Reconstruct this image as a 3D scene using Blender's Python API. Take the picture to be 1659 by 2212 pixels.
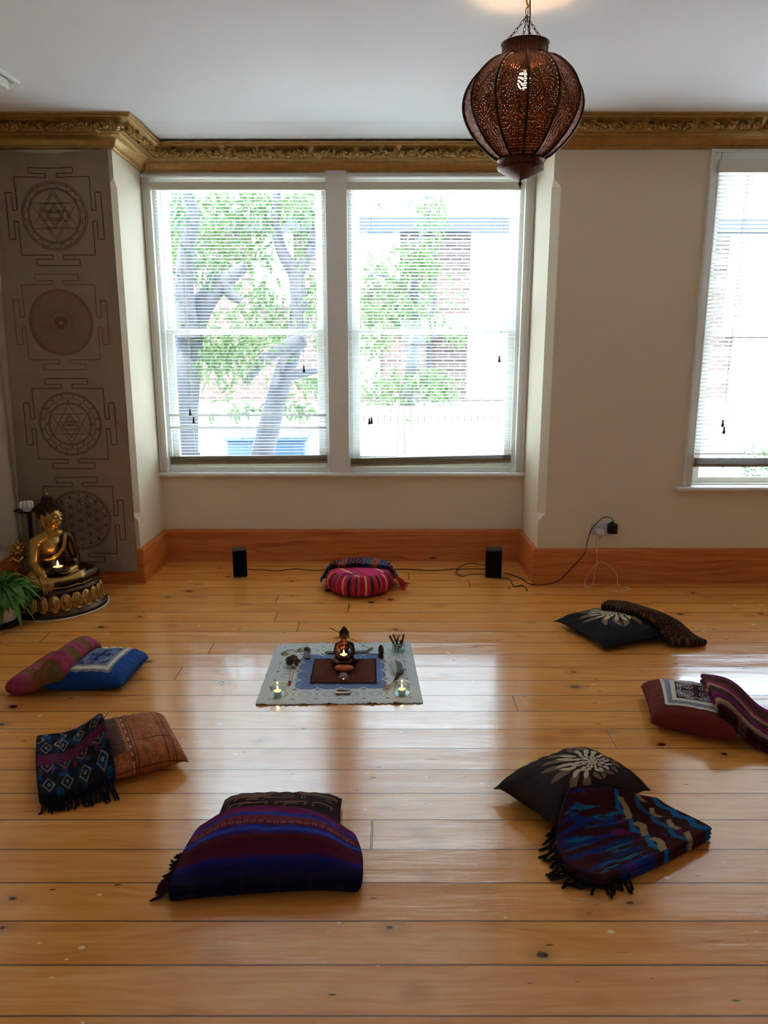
import bpy, bmesh, math, random
from mathutils import Vector, Matrix, noise
from mathutils.bvhtree import BVHTree
PI = math.pi
scene = bpy.context.scene
COL = scene.collection
for _o in list(bpy.data.objects):
    bpy.data.objects.remove(_o)

# ---------------------------------------------------------------- camera, world, lights, exposure
EYE, PITCH, FPX = 1.6, math.radians(12.86), 1670.0
cam_data = bpy.data.cameras.new('camera')
cam_data.sensor_fit = 'VERTICAL'
cam_data.sensor_height = 36.0
cam_data.lens = FPX / 2212 * 36.0
cam_data.clip_end = 300
camera = bpy.data.objects.new('camera', cam_data)
camera.location = (0, 0, EYE)
camera.rotation_euler = (PI / 2 - PITCH, 0, 0)
COL.objects.link(camera)
scene.camera = camera

world = bpy.data.worlds.new('overcast_sky')
scene.world = world
world.use_nodes = True
_bg = world.node_tree.nodes['Background']
_bg.inputs['Color'].default_value = (0.60, 0.80, 1.0, 1)
_bg.inputs['Strength'].default_value = 5.0

sun_data = bpy.data.lights.new('sun', 'SUN')
sun_data.energy = 7.5
sun_data.angle = math.radians(3)
sun_data.color = (1.0, 0.95, 0.87)
sun = bpy.data.objects.new('sun', sun_data)
sun.rotation_euler = (math.radians(30), 0, math.radians(-28))   # shines from behind this house onto the street
sun.location = (2, -4, 9)
COL.objects.link(sun)

def portal(name, loc, w, h, flip=False):                                     # tells Cycles where the daylight comes in
    d = bpy.data.lights.new(name, 'AREA')
    d.shape = 'RECTANGLE'; d.size = w; d.size_y = h
    d.cycles.is_portal = True
    o = bpy.data.objects.new(name, d)
    o.location = loc
    o.rotation_euler = (PI / 2 if flip else -PI / 2, 0, 0)                           # faces -Y, into the room
    COL.objects.link(o)
portal('portal_bay', (-0.30, 5.66, 1.64), 2.6, 2.1)
portal('portal_side', (2.58, 5.16, 1.64), 1.3, 2.05)

portal('portal_back', (0.5, -1.97, 1.45), 0.7, 1.0, True)  # for the added fill window behind the viewer

vs = scene.view_settings
vs.view_transform = 'Standard'
vs.look = 'None'
vs.gamma = 1.0
vs.use_curve_mapping = False
vs.exposure = 1.6
scene.cycles.use_denoising = True
scene.cycles.use_adaptive_sampling = True
scene.cycles.adaptive_threshold = 0.05
scene.cycles.adaptive_min_samples = 20
scene.cycles.max_bounces = 12
scene.cycles.diffuse_bounces = 6
scene.cycles.glossy_bounces = 5
scene.cycles.transmission_bounces = 8
scene.cycles.transparent_max_bounces = 24
scene.cycles.sample_clamp_indirect = 6.0
scene.cycles.caustics_reflective = False
scene.cycles.caustics_refractive = False

# ---------------------------------------------------------------- small helpers
def C(r, g, b):
    def f(v):
        v /= 255.0
        return v / 12.92 if v <= 0.04045 else ((v + 0.055) / 1.055) ** 2.4
    return (f(r), f(g), f(b), 1.0)

def at(x, y, z=0.0):
    """floor (or height z) point seen at pixel x, y of the 1659 x 2212 frame"""
    a, b = (x - 829.5) / FPX, -(y - 1106) / FPX
    c, s = math.cos(PITCH), math.sin(PITCH)
    t = (z - EYE) / (-s + b * c)
    return Vector((a * t, (c + b * s) * t, z))

def deep(x, y, Y):
    """point at depth Y seen at pixel x, y"""
    a, b = (x - 829.5) / FPX, -(y - 1106) / FPX
    c, s = math.cos(PITCH), math.sin(PITCH)
    t = Y / (c + b * s)
    return Vector((a * t, Y, EYE + (-s + b * c) * t))

def lerp(a, b, t): return a + (b - a) * t
def sstep(a, b, x):
    t = min(1, max(0, (x - a) / (b - a)))
    return t * t * (3 - 2 * t)

# ---------------------------------------------------------------- node expressions
class X:
    """a socket in a node tree with arithmetic"""
    def __init__(s, nt, sock): s.nt = nt; s.s = sock
    def _m(s, op, *a, clamp=False):
        n = s.nt.nodes.new('ShaderNodeMath'); n.operation = op; n.use_clamp = clamp
        for i, v in enumerate((s,) + a):
            if isinstance(v, X): s.nt.links.new(v.s, n.inputs[i])
            else: n.inputs[i].default_value = v
        return X(s.nt, n.outputs[0])
    def __add__(s, o): return s._m('ADD', o)
    __radd__ = __add__
    def __sub__(s, o): return s._m('SUBTRACT', o)
    def __rsub__(s, o): return (s * -1) + o
    def __mul__(s, o): return s._m('MULTIPLY', o)
    __rmul__ = __mul__
    def __truediv__(s, o): return s._m('DIVIDE', o)
    def __neg__(s): return s * -1
    def __gt__(s, o): return s._m('GREATER_THAN', o)
    def __lt__(s, o): return s._m('LESS_THAN', o)
    def pow(s, o): return s._m('POWER', o)
    def sin(s): return s._m('SINE')
    def cos(s): return s._m('COSINE')
    def abs(s): return s._m('ABSOLUTE')
    def floor(s): return s._m('FLOOR')
    def frac(s): return s._m('FRACT')
    def sqrt(s): return s._m('SQRT')
    def min(s, o): return s._m('MINIMUM', o)
    def max(s, o): return s._m('MAXIMUM', o)
    def atan2(s, o): return s._m('ARCTAN2', o)
    def clamp(s): return s._m('ADD', 0.0, clamp=True)
    def ramp(s, a, b):
        n = s.nt.nodes.new('ShaderNodeMapRange'); n.interpolation_type = 'SMOOTHSTEP'
        s.nt.links.new(s.s, n.inputs[0])
        n.inputs[1].default_value = a; n.inputs[2].default_value = b
        return X(s.nt, n.outputs[0])
    def band(s, a, b, soft=0.01):
        return s.ramp(a - soft, a + soft) * (1 - s.ramp(b - soft, b + soft))

class T:
    """builds one material"""
    def __init__(s, name):
        s.m = bpy.data.materials.new(name); s.m.use_nodes = True
        s.nt = s.m.node_tree; s.b = s.nt.nodes['Principled BSDF']; s.out = s.nt.nodes['Material Output']
        s._tc = None
    def tc(s, which):
        if s._tc is None: s._tc = s.nt.nodes.new('ShaderNodeTexCoord')
        return s._tc.outputs[which]
    def xyz(s, which='Object'):
        n = s.nt.nodes.new('ShaderNodeSeparateXYZ'); s.nt.links.new(s.tc(which), n.inputs[0])
        return [X(s.nt, o) for o in n.outputs]
    def uv(s): return s.xyz('UV')[:2]
    def vec(s, x, y, z=0.0):
        n = s.nt.nodes.new('ShaderNodeCombineXYZ')
        for i, v in enumerate((x, y, z)):
            if isinstance(v, X): s.nt.links.new(v.s, n.inputs[i])
            else: n.inputs[i].default_value = v
        return n.outputs[0]
    def noise(s, v=None, scale=5.0, detail=3.0, rough=0.55, color=False, dist=0.0):
        n = s.nt.nodes.new('ShaderNodeTexNoise')
        s.nt.links.new(v if v is not None else s.tc('Object'), n.inputs['Vector'])
        n.inputs['Scale'].default_value = scale; n.inputs['Detail'].default_value = detail
        n.inputs['Roughness'].default_value = rough; n.inputs['Distortion'].default_value = dist
        return X(s.nt, n.outputs['Color' if color else 'Fac'])
    def voro(s, v=None, scale=5.0, feature='F1', rand=1.0, out='Distance', dims='3D'):
        n = s.nt.nodes.new('ShaderNodeTexVoronoi'); n.feature = feature; n.voronoi_dimensions = dims
        s.nt.links.new(v if v is not None else s.tc('Object'), n.inputs['Vector'])
        n.inputs['Scale'].default_value = scale; n.inputs['Randomness'].default_value = rand
        if out == 'both': return X(s.nt, n.outputs['Distance']), X(s.nt, n.outputs['Color'])
        return X(s.nt, n.outputs[out])
    def white(s, v):
        n = s.nt.nodes.new('ShaderNodeTexWhiteNoise'); n.noise_dimensions = '1D'
        s.nt.links.new(v.s, n.inputs['W'])
        return X(s.nt, n.outputs['Value'])
    def mix(s, f, a, b):
        n = s.nt.nodes.new('ShaderNodeMix'); n.data_type = 'RGBA'
        for v, i in ((f, 0), (a, 6), (b, 7)):
            if isinstance(v, X): s.nt.links.new(v.s, n.inputs[i])
            else: n.inputs[i].default_value = v
        return X(s.nt, n.outputs[2])
    def ramp(s, f, stops, const=False):
        n = s.nt.nodes.new('ShaderNodeValToRGB'); s.nt.links.new(f.s, n.inputs[0])
        r = n.color_ramp
        if const: r.interpolation = 'CONSTANT'
        while len(r.elements) < len(stops): r.elements.new(0.5)
        for e, (p, c) in zip(r.elements, stops): e.position = p; e.color = c
        return X(s.nt, n.outputs[0])
    def put(s, name, v):
        i = s.b.inputs[name]
        if isinstance(v, X): s.nt.links.new(v.s, i)
        else: i.default_value = v
        return s
    def bump(s, h, strength=0.3, dist=0.01):
        n = s.nt.nodes.new('ShaderNodeBump'); n.inputs['Strength'].default_value = strength
        n.inputs['Distance'].default_value = dist
        s.nt.links.new(h.s, n.inputs['Height']); s.nt.links.new(n.outputs[0], s.b.inputs['Normal'])
        return s
    def done(s, color=None, rough=0.6, metal=0.0, spec=None, sheen=None, coat=None):
        if color is not None: s.put('Base Color', color)
        s.put('Roughness', rough); s.put('Metallic', metal)
        if spec is not None: s.put('Specular IOR Level', spec)
        if sheen is not None:
            s.put('Sheen Weight', sheen); s.put('Sheen Roughness', 0.5)
        if coat is not None: s.put('Coat Weight', coat); s.put('Coat Roughness', 0.08)
        return s.m

def plain(name, col, rough=0.6, metal=0.0, spec=None, var=0.12, scale=30.0, bump=0.0, coat=None):
    """a colour with a little mottling"""
    t = T(name)
    n = t.noise(scale=scale, detail=4)
    d = tuple(c * (1 - var) for c in col[:3]) + (1,)
    l = tuple(min(1, c * (1 + var)) for c in col[:3]) + (1,)
    if bump: t.bump(n, bump, 0.005)
    return t.done(t.mix(n, d, l), rough, metal, spec, coat=coat)

def fabric(name, col, rough=0.9, var=0.2, weave=900.0, bump=0.4):
    t = T(name)
    n = t.noise(scale=12, detail=5)
    w = t.noise(scale=weave, detail=1)
    d = tuple(c * (1 - var) for c in col[:3]) + (1,)
    l = tuple(min(1, c * (1 + var)) for c in col[:3]) + (1,)
    t.bump(n * 0.6 + w * 0.4, bump, 0.004)
    return t.done(t.mix(n, d, l), rough, 0.0, 0.2)

def glow(name, col, strength):
    t = T(name)
    t.put('Emission Color', col).put('Emission Strength', strength)
    return t.done(col, 0.6)

def thin_glass(name, tint=(1, 1, 1, 1), refl=0.10):
    t = T(name); nt = t.nt
    tr = nt.nodes.new('ShaderNodeBsdfTransparent'); tr.inputs[0].default_value = tint
    gl = nt.nodes.new('ShaderNodeBsdfGlossy'); gl.inputs['Roughness'].default_value = 0.02
    lw = nt.nodes.new('ShaderNodeLayerWeight'); lw.inputs[0].default_value = 0.25
    mp = nt.nodes.new('ShaderNodeMath'); mp.operation = 'MULTIPLY_ADD'
    nt.links.new(lw.outputs['Facing'], mp.inputs[0]); mp.inputs[1].default_value = refl * 2.5; mp.inputs[2].default_value = refl * 0.4
    mx = nt.nodes.new('ShaderNodeMixShader')
    nt.links.new(mp.outputs[0], mx.inputs[0]); nt.links.new(tr.outputs[0], mx.inputs[1]); nt.links.new(gl.outputs[0], mx.inputs[2])
    nt.links.new(mx.outputs[0], t.out.inputs['Surface'])
    return t.m

# ---------------------------------------------------------------- mesh builder
class MB:
    def __init__(s): s.v = []; s.f = []; s.uv = []; s.mi = []; s.m = 0
    def vert(s, p): s.v.append(Vector(p)); return len(s.v) - 1
    def face(s, idx, uv=None):
        s.f.append(tuple(idx)); s.uv.append(uv); s.mi.append(s.m)
    def poly(s, pts, uv=None): s.face([s.vert(p) for p in pts], uv)
    def box(s, lo, hi, M=None):
        x0, y0, z0 = lo; x1, y1, z1 = hi
        P = [(x0, y0, z0), (x1, y0, z0), (x1, y1, z0), (x0, y1, z0), (x0, y0, z1), (x1, y0, z1), (x1, y1, z1), (x0, y1, z1)]
        i = [s.vert(M @ Vector(p) if M else p) for p in P]
        for q in ((0, 3, 2, 1), (4, 5, 6, 7), (0, 1, 5, 4), (1, 2, 6, 5), (2, 3, 7, 6), (3, 0, 4, 7)):
            s.face([i[k] for k in q])
        return s
    def grid(s, fn, nu, nv, cu=False, cv=False, flip=False):
        """fn(u,v) u,v in 0..1; cu / cv close the grid"""
        mu, mv = nu + (0 if cu else 1), nv + (0 if cv else 1)
        I = [[s.vert(fn(i / nu, j / nv)) for j in range(mv)] for i in range(mu)]
        for i in range(nu):
            for j in range(nv):
                a, b, c, d = I[i][j], I[(i + 1) % mu][j], I[(i + 1) % mu][(j + 1) % mv], I[i][(j + 1) % mv]
                u = [(i / nu, j / nv), ((i + 1) / nu, j / nv), ((i + 1) / nu, (j + 1) / nv), (i / nu, (j + 1) / nv)]
                if flip: s.face((d, c, b, a), u[::-1])
                else: s.face((a, b, c, d), u)
        return I
    def lathe(s, prof, n=32, c=(0, 0, 0), M=None, cap=True, sx=1.0, sy=1.0):
        c = Vector(c); R = []
        for r, z in prof:
            ring = []
            for k in range(n):
                a = 2 * PI * k / n
                p = Vector((r * math.cos(a) * sx, r * math.sin(a) * sy, z))
                ring.append(s.vert((M @ p if M else p) + c))
            R.append(ring)
        for j in range(len(R) - 1):
            for k in range(n):
                s.face((R[j][k], R[j][(k + 1) % n], R[j + 1][(k + 1) % n], R[j + 1][k]),
                       [(k / n, j / len(R)), ((k + 1) / n, j / len(R)), ((k + 1) / n, (j + 1) / len(R)), (k / n, (j + 1) / len(R))])
        if cap:
            s.face(R[0][::-1]); s.face(R[-1])
        return s
    def tube(s, pts, r, n=8, closed=False, cap=True):
        """r a number or a list"""
        P = [Vector(p) for p in pts]; m = len(P)
        rr = r if isinstance(r, (list, tuple)) else [r] * m
        R = []; up = None
        for i in range(m):
            if closed: d = P[(i + 1) % m] - P[i - 1]
            else: d = P[min(i + 1, m - 1)] - P[max(i - 1, 0)]
            if d.length < 1e-9: d = Vector((0, 0, 1))
            d.normalize()
            if up is None:
                up = Vector((0, 0, 1)) if abs(d.z) < 0.9 else Vector((1, 0, 0))
            up = (up - d * up.dot(d))
            if up.length < 1e-6: up = d.orthogonal()
            up.normalize(); w = d.cross(up)
            R.append([s.vert(P[i] + (up * math.cos(2 * PI * k / n) + w * math.sin(2 * PI * k / n)) * rr[i]) for k in range(n)])
        for i in range(m if closed else m - 1):
            a, b = R[i], R[(i + 1) % m]
            for k in range(n): s.face((a[k], a[(k + 1) % n], b[(k + 1) % n], b[k]))
        if cap and not closed:
            s.face(R[0][::-1]); s.face(R[-1])
        return s
    def ball(s, c, r, nu=12, nv=8, M=None):
        """r a number or a triple"""
        rx, ry, rz = r if isinstance(r, (list, tuple)) else (r, r, r)
        c = Vector(c)
        def tr(x, y, z):
            p = Vector((x * rx, y * ry, z * rz)); return (M @ p if M else p) + c
        top = s.vert(tr(0, 0, 1)); bot = s.vert(tr(0, 0, -1)); R = []
        for j in range(1, nv):
            a = PI * j / nv
            R.append([s.vert(tr(math.sin(a) * math.cos(2 * PI * k / nu), math.sin(a) * math.sin(2 * PI * k / nu), math.cos(a))) for k in range(nu)])
        for k in range(nu):
            s.face((top, R[0][k], R[0][(k + 1) % nu])); s.face((bot, R[-1][(k + 1) % nu], R[-1][k]))
            for j in range(len(R) - 1):
                s.face((R[j][k], R[j + 1][k], R[j + 1][(k + 1) % nu], R[j][(k + 1) % nu]))
        return s
    def limb(s, pts, radii, n=12):
        """tapered limb with round joints: closed shapes that overlap"""
        for (p, q), (a, b) in zip(zip(pts, pts[1:]), zip(radii, radii[1:])):
            s.tube([p, q], [a, b], n)
        for p, r in zip(pts, radii): s.ball(p, r, n, 8)
        return s
    def ribbon(s, pts, w, up=None, closed=False):
        """flat strip through pts, width w, lying with normal up[i]"""
        P = [Vector(p) for p in pts]; m = len(P); L = []
        for i in range(m):
            d = (P[(i + 1) % m] - P[i - 1]) if closed else P[min(i + 1, m - 1)] - P[max(i - 1, 0)]
            nrm = up[i] if isinstance(up, list) else (up or Vector((0, 0, 1)))
            side = d.cross(nrm)
            if side.length < 1e-9: side = Vector((1, 0, 0))
            side.normalize()
            L.append((s.vert(P[i] - side * w / 2), s.vert(P[i] + side * w / 2)))
        for i in range(m if closed else m - 1):
            a, b = L[i], L[(i + 1) % m]
            s.face((a[0], a[1], b[1], b[0]))
        return s
    def bvh(s): return BVHTree.FromPolygons([tuple(v) for v in s.v], s.f)
    def build(s, name, mats, parent=None, smooth=True, origin=None, angle=40):
        o0 = parent.location.copy() if parent is not None and origin is None else Vector(origin or (0, 0, 0))
        if parent is not None and parent.parent is not None and origin is None:
            o0 = parent.matrix_basis.translation + parent.parent.location
        me = bpy.data.meshes.new(name)
        me.from_pydata([tuple(v - o0) for v in s.v], [], s.f)
        if not isinstance(mats, (list, tuple)): mats = [mats]
        for m in mats: me.materials.append(m)
        if len(mats) > 1: me.polygons.foreach_set('material_index', s.mi)
        if any(u is not None for u in s.uv):
            lay = me.uv_layers.new(name='UVMap'); k = 0; flat = []
            for f, u in zip(s.f, s.uv):
                for j in range(len(f)): flat += list(u[j]) if u else [0.0, 0.0]
            lay.data.foreach_set('uv', flat)
        if smooth:
            me.polygons.foreach_set('use_smooth', [True] * len(me.polygons))
            try: me.set_sharp_from_angle(angle=math.radians(angle))
            except Exception: pass
        me.update()
        o = bpy.data.objects.new(name, me)
        if parent is not None:
            o.parent = parent
        else:
            o.location = o0
        COL.objects.link(o)
        return o

def tag(o, label=None, cat=None, group=None, kind=None):
    if label: o['label'] = label
    if cat: o['category'] = cat
    if group: o['group'] = group
    if kind: o['kind'] = kind
    return o
def thing(name, loc, label, cat, group=None):
    o = bpy.data.objects.new(name, None); o.location = Vector(loc); o.empty_display_size = 0.1
    COL.objects.link(o)
    return tag(o, label, cat, group)
def structure(name, mb, mat, smooth=False, origin=None, label=None):
    o = mb.build(name, mat, None, smooth, origin)
    o['kind'] = 'structure'
    if label: o['label'] = label
    return o
def bevel(o, w, seg=2):
    b = o.modifiers.new('soft_edges', 'BEVEL'); b.width = w; b.segments = seg; b.limit_method = 'ANGLE'; b.angle_limit = math.radians(40)
    return o
def copy_tree(o, parent=None):
    c = o.copy(); COL.objects.link(c)
    if parent is not None: c.parent = parent
    for ch in list(o.children): copy_tree(ch, c)
    return c

# ================================================================ THE ROOM
ZC = 2.82                                   # ceiling
YW, YB = 4.90, 5.42                         # front wall and back of the bay
XL, XR, YN = -2.38, 4.60, -1.70             # side walls, wall behind the viewer
BL, BR = -1.60, 1.005                       # the bay opening

M_wall = plain('cream_emulsion', (0.76, 0.65, 0.48, 1), 0.75, var=0.03, scale=6, bump=0.08)
M_ceil = plain('white_ceiling_paint', (0.84, 0.85, 0.86, 1), 0.8, var=0.02, scale=4)
M_gloss = plain('white_gloss_paint', (0.80, 0.775, 0.72, 1), 0.35, var=0.03, scale=9)

def pine_floor():
    t = T('varnished_pine_boards')
    x, y, z = t.xyz('Object')
    b = (y - 1.547) / 0.155
    k = b.floor(); f = b.frac()
    r = t.white(k); r2 = t.white(k + 31.7)
    along = (x + r * 9.0) / 3.4
    plank = along.floor() * 7.13 + k
    rp = t.white(plank)
    warp = t.noise(t.vec(x * 0.9, y * 3.0, k * 3.1), 1.0, 3)
    grain = t.noise(t.vec(x * 1.3, y * 26.0 + warp * 7, plank * 1.7), 1.6, 6, 0.6)
    streak = t.noise(t.vec(x * 0.7, y * 75.0, plank), 1.0, 3, 0.6)
    blotch = t.noise(t.vec(x * 1.1, y * 2.2, plank * 0.37), 1.2, 3)
    base = t.ramp(grain * 0.55 + streak * 0.2 + blotch * 0.3, [(0.30, C(194, 108, 42)), (0.47, C(230, 146, 64)), (0.62, C(242, 170, 88)), (0.80, C(248, 194, 120))])
    tone = rp * 0.5 + 0.0
    base = t.mix(tone * 0.55, base, C(212, 130, 60))
    # knots
    d, c = t.voro(t.vec(x * 4.2 + k * 3.7, y * 6.2, k * 1.9), 1.0, out='both')
    rad = t.noise(t.vec(x * 2.0, y * 2.0, 7.7), 3.0, 1) * 0.21 - 0.03
    dk = d + t.noise(t.vec(x, y, 1.0), 60, 2) * 0.05
    knot = 1 - (dk - rad).ramp(0.0, 0.035)
    halo = 1 - (dk - rad).ramp(0.0, 0.26)
    base = t.mix(halo * 0.35, base, C(140, 78, 30))
    base = t.mix(knot * 0.92, base, C(52, 26, 12))
    # pale filled nail holes in rows, and short dark nicks
    d2 = t.voro(t.vec(x * 6.0, y * 9.0, 3.3), 1.0)
    m2 = t.noise(t.vec(x, y, 5.0), 3.5, 1)
    base = t.mix((1 - d2.ramp(0.05, 0.075)) * (m2 > 0.48) * 0.9, base, C(250, 224, 172))
    d3 = t.voro(t.vec(x * 5.0, y * 18.0, 9.3), 1.0)
    m3 = t.noise(t.vec(x, y, 15.0), 2.5, 1)
    base = t.mix((1 - d3.ramp(0.04, 0.07)) * (m3 > 0.46) * 0.9, base, C(70, 34, 14))
    d4 = t.voro(t.vec(x * 9.0, y * 13.0, 21.3), 1.0)
    m4 = t.noise(t.vec(x, y, 25.0), 3.0, 1)
    base = t.mix((1 - d4.ramp(0.035, 0.06)) * (m4 > 0.5) * 0.8, base, C(252, 226, 178))
    d5 = t.voro(t.vec(x * 2.2, y * 20.0, 33.3), 1.0)
    m5 = t.noise(t.vec(x, y, 35.0), 2.0, 1)
    base = t.mix((1 - d5.ramp(0.03, 0.09)) * (m5 > 0.5) * 0.6, base, C(122, 64, 26))
    # gaps
    wob = t.noise(t.vec(x * 1.4, k, 0.0), 1.0, 2) * 0.012
    edge = f.min(1 - f)
    gap = 1 - (edge - wob).ramp(0.003, 0.013)
    butt = along.frac(); butt = butt.min(1 - butt)
    slant = 1 - (butt - 0.0004).ramp(0.0, 0.0009)
    gp_ = gap.max(slant * 0.8)
    base = t.mix(gp_ * 0.75, base, C(45, 22, 9))
    cup = (f - 0.5) * (f - 0.5)
    wave = t.noise(t.vec(x * 2.2, y * 14.0, k), 1.0, 3)
    fine = t.noise(t.vec(x * 6.0, y * 120.0, k), 1.0, 3)
    h = cup * (r2 * 1.6 + 0.4) * 0.0035 + wave * 0.0021 + fine * 0.0004 - gp_ * 0.004 + (f - 0.5) * (r - 0.5) * 0.0016
    t.bump(h, 1.0, 1.0)
    rough = 0.13 + t.noise(t.vec(x * 2, y * 8, 2.0), 3.0, 4) * 0.09
    t.put('IOR', 1.6)
    return t.done(base, rough, 0.0, 0.75, coat=0.5)
M_floor = pine_floor()

def pine_board():
    t = T('varnished_pine_skirting')
    x, y, z = t.xyz('Object')
    l = x + y
    warp = t.noise(t.vec(l * 0.8, z * 4, 0.0), 1.5, 3)
    grain = t.noise(t.vec(l * 1.2, z * 40.0 + warp * 6, 3.0), 1.5, 5, 0.6)
    base = t.ramp(grain, [(0.28, C(172, 82, 34)), (0.5, C(204, 112, 54)), (0.75, C(218, 138, 76))])
    d = t.voro(t.vec(l * 3.0, z * 9.0, 2.0), 1.0)
    base = t.mix((1 - d.ramp(0.06, 0.10)) * (t.noise(t.vec(l, z, 4.0), 2.5, 1) > 0.46) * 0.85, base, C(60, 28, 12))
    d2 = t.voro(t.vec(l * 4.0, z * 11.0, 8.0), 1.0)
    base = t.mix((1 - d2.ramp(0.05, 0.08)) * (t.noise(t.vec(l, z, 9.0), 2.5, 1) > 0.5) * 0.7, base, C(222, 178, 110))
    t.bump(grain, 0.1, 0.004)
    return t.done(base, 0.38, 0.0, 0.5)
M_pine = pine_board()

def gold_paint():
    t = T('aged_gold_paint')
    n = t.noise(scale=25, detail=5)
    c = t.mix(n, C(150, 112, 60), C(206, 164, 98))
    t.bump(n, 0.15, 0.004)
    return t.done(c, t.noise(scale=9, detail=3) * 0.25 + 0.30, 0.55, 0.5)
M_gold = gold_paint()

# floor, ceiling
m = MB(); m.box((XL - 0.3, YN - 0.3, -0.20), (XR + 0.3, YB + 0.25, 0.0)); structure('floor', m, M_floor)
m = MB(); m.box((XL - 0.3, YN - 0.3, ZC + 0.005), (XR + 0.3, YB + 0.3, ZC + 0.25))
m.poly([(XL - 0.3, YN - 0.3, ZC), (XL - 0.3, YW, ZC), (XR + 0.3, YW, ZC), (XR + 0.3, YN - 0.3, ZC)])
P = [(BL - 0.05, YW, ZC), (BR + 0.05, YW, ZC), (BR + 0.05, YB + 0.1, ZC - 0.036), (BL - 0.05, YB + 0.1, ZC - 0.036)]
a = [m.vert(p) for p in P]; m.face(a[::-1])
structure('ceiling', m, M_ceil)
# unseen overhang slab added to keep the high sun off the window heads
m = MB(); m.box((XL - 0.4, YN - 0.4, ZC + 0.26), (XR + 0.4, YB + 0.75, ZC + 0.45)); structure('sun_block_roof', m, M_ceil)

# side and back walls
m = MB(); m.box((XL - 0.25, YN, 0), (XL, YB + 0.2, ZC)); structure('wall_left', m, M_wall)
m = MB(); m.box((XR, YN, 0), (XR + 0.25, YW + 0.3, ZC)); structure('wall_right', m, M_wall)
m = MB(); m.box((XL - 0.25, YN - 0.25, 0), (0.2, YN, ZC)); m.box((0.75, YN - 0.25, 0), (XR + 0.25, YN, ZC)); m.box((0.2, YN - 0.25, 0), (0.75, YN, 1.0)); m.box((0.2, YN - 0.25, 1.9), (0.75, YN, ZC)); structure('wall_back', m, M_ceil)  # the opening holds the added fill window

# front walls with their chamfered arrises towards the bay
def arris(m, xs, xe, sign):
    """wall block from the bay edge xs to xe; sign +1 right of the bay, -1 left"""
    ch = 0.045
    levels = [(0, 0), (0.42, 0), (0.47, 1), (2.46, 1), (2.51, 0), (ZC, 0)]
    yb = YB + 0.2
    xin = xs - sign * 0.018                 # the reveal closes in slightly towards the window
    rings = []
    for z, k in levels:
        c = ch * k
        rings.append([m.vert(p) for p in ((xe, YW, z), (xs + sign * c, YW, z), (xs - sign * 0.018 * c / 0.5, YW + c, z), (xin, yb, z), (xe, yb, z))])
    for r0, r1 in zip(rings, rings[1:]):
        for i in range(5):
            q = (r0[i], r0[(i + 1) % 5], r1[(i + 1) % 5], r1[i])
            m.face(q if sign < 0 else q[::-1])
    m.face(rings[0]); m.face(rings[-1])
WX0, WX1 = 1.95, 3.21                      # side window opening
SILL, HEAD = 0.655, 2.61
m = MB(); arris(m, BL, XL, -1); structure('wall_front_left', m, M_wall)
m = MB(); arris(m, BR, WX0, 1)
m.box((WX0, YW, 0), (WX1, YW + 0.30, SILL - 0.03)); m.box((WX0, YW, HEAD), (WX1, YW + 0.30, ZC)); m.box((WX1, YW, 0), (XR, YW + 0.30, ZC))
structure('wall_front_right', m, M_wall)
m = MB(); m.box((BL, YB, 0), (BR, YB + 0.20, SILL - 0.03)); m.box((BL, YB, 2.63), (BR, YB + 0.20, ZC)); structure('wall_bay', m, M_wall)

# skirting boards
def skirting(name, p, q, face):
    """board from p to q on the floor; face = direction into the room"""
    p, q, n = Vector((p[0], p[1], 0)), Vector((q[0], q[1], 0)), Vector((face[0], face[1], 0)).normalized()
    prof = [(0, 0), (0.026, 0), (0.026, 0.222), (0.020, 0.236), (0.0, 0.239)]
    m = MB(); A = [m.vert(p + n * d + Vector((0, 0, z))) for d, z in prof]; B = [m.vert(q + n * d + Vector((0, 0, z))) for d, z in prof]
    for i in range(5): m.face((A[i], A[(i + 1) % 5], B[(i + 1) % 5], B[i]))
    m.face(A[::-1]); m.face(B)
    return structure(name, m, M_pine)
skirting('baseboard_left', (XL, YN), (XL, YW), (1, 0))
skirting('baseboard_front_left', (XL, YW), (BL + 0.02, YW), (0, -1))
skirting('baseboard_bay_left', (BL, YW - 0.026), (BL + 0.012, YB), (1, 0.03))
skirting('baseboard_bay', (BL, YB), (BR, YB), (0, -1))
skirting('baseboard_bay_right', (BR, YW - 0.026), (BR - 0.012, YB), (-1, 0.03))
skirting('baseboard_front_right', (BR - 0.02, YW), (XR, YW), (0, -1))
skirting('baseboard_right', (XR, YN), (XR, YW), (-1, 0))
skirting('baseboard_back', (XL, YN), (XR, YN), (0, 1))

# cornice: one moulding swept round the room with mitred corners
path = [(XL, YN), (XL, YW), (BL, YW), (BL + 0.018, YB), (BR - 0.018, YB), (BR, YW), (XR, YW), (XR, YN)]
prof = [(0.0, 0.0), (0.185, 0.0), (0.185, -0.010), (0.176, -0.014), (0.176, -0.022), (0.166, -0.027), (0.160, -0.036), (0.150, -0.040),
        (0.124, -0.078), (0.124, -0.086), (0.085, -0.088), (0.080, -0.094), (0.060, -0.100), (0.042, -0.114), (0.032, -0.134), (0.030, -0.139),
        (0.020, -0.141), (0.019, -0.147), (0.014, -0.153), (0.0, -0.155)]
def ceil_at(y): return ZC - 0.032 * min(1, max(0, (y - YW) / (YB - YW)))
def off(i, d):
    p = Vector(path[i])
    e0 = (p - Vector(path[i - 1])).normalized() if i > 0 else None
    e1 = (Vector(path[i + 1]) - p).normalized() if i < len(path) - 1 else None
    n0 = Vector((e0.y, -e0.x)) if e0 else None
    n1 = Vector((e1.y, -e1.x)) if e1 else None
    if n0 is None: return p + n1 * d
    if n1 is None: return p + n0 * d
    b = (n0 + n1).normalized()
    return p + b * (d / b.dot(n0))
m = MB(); rings = []
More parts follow.
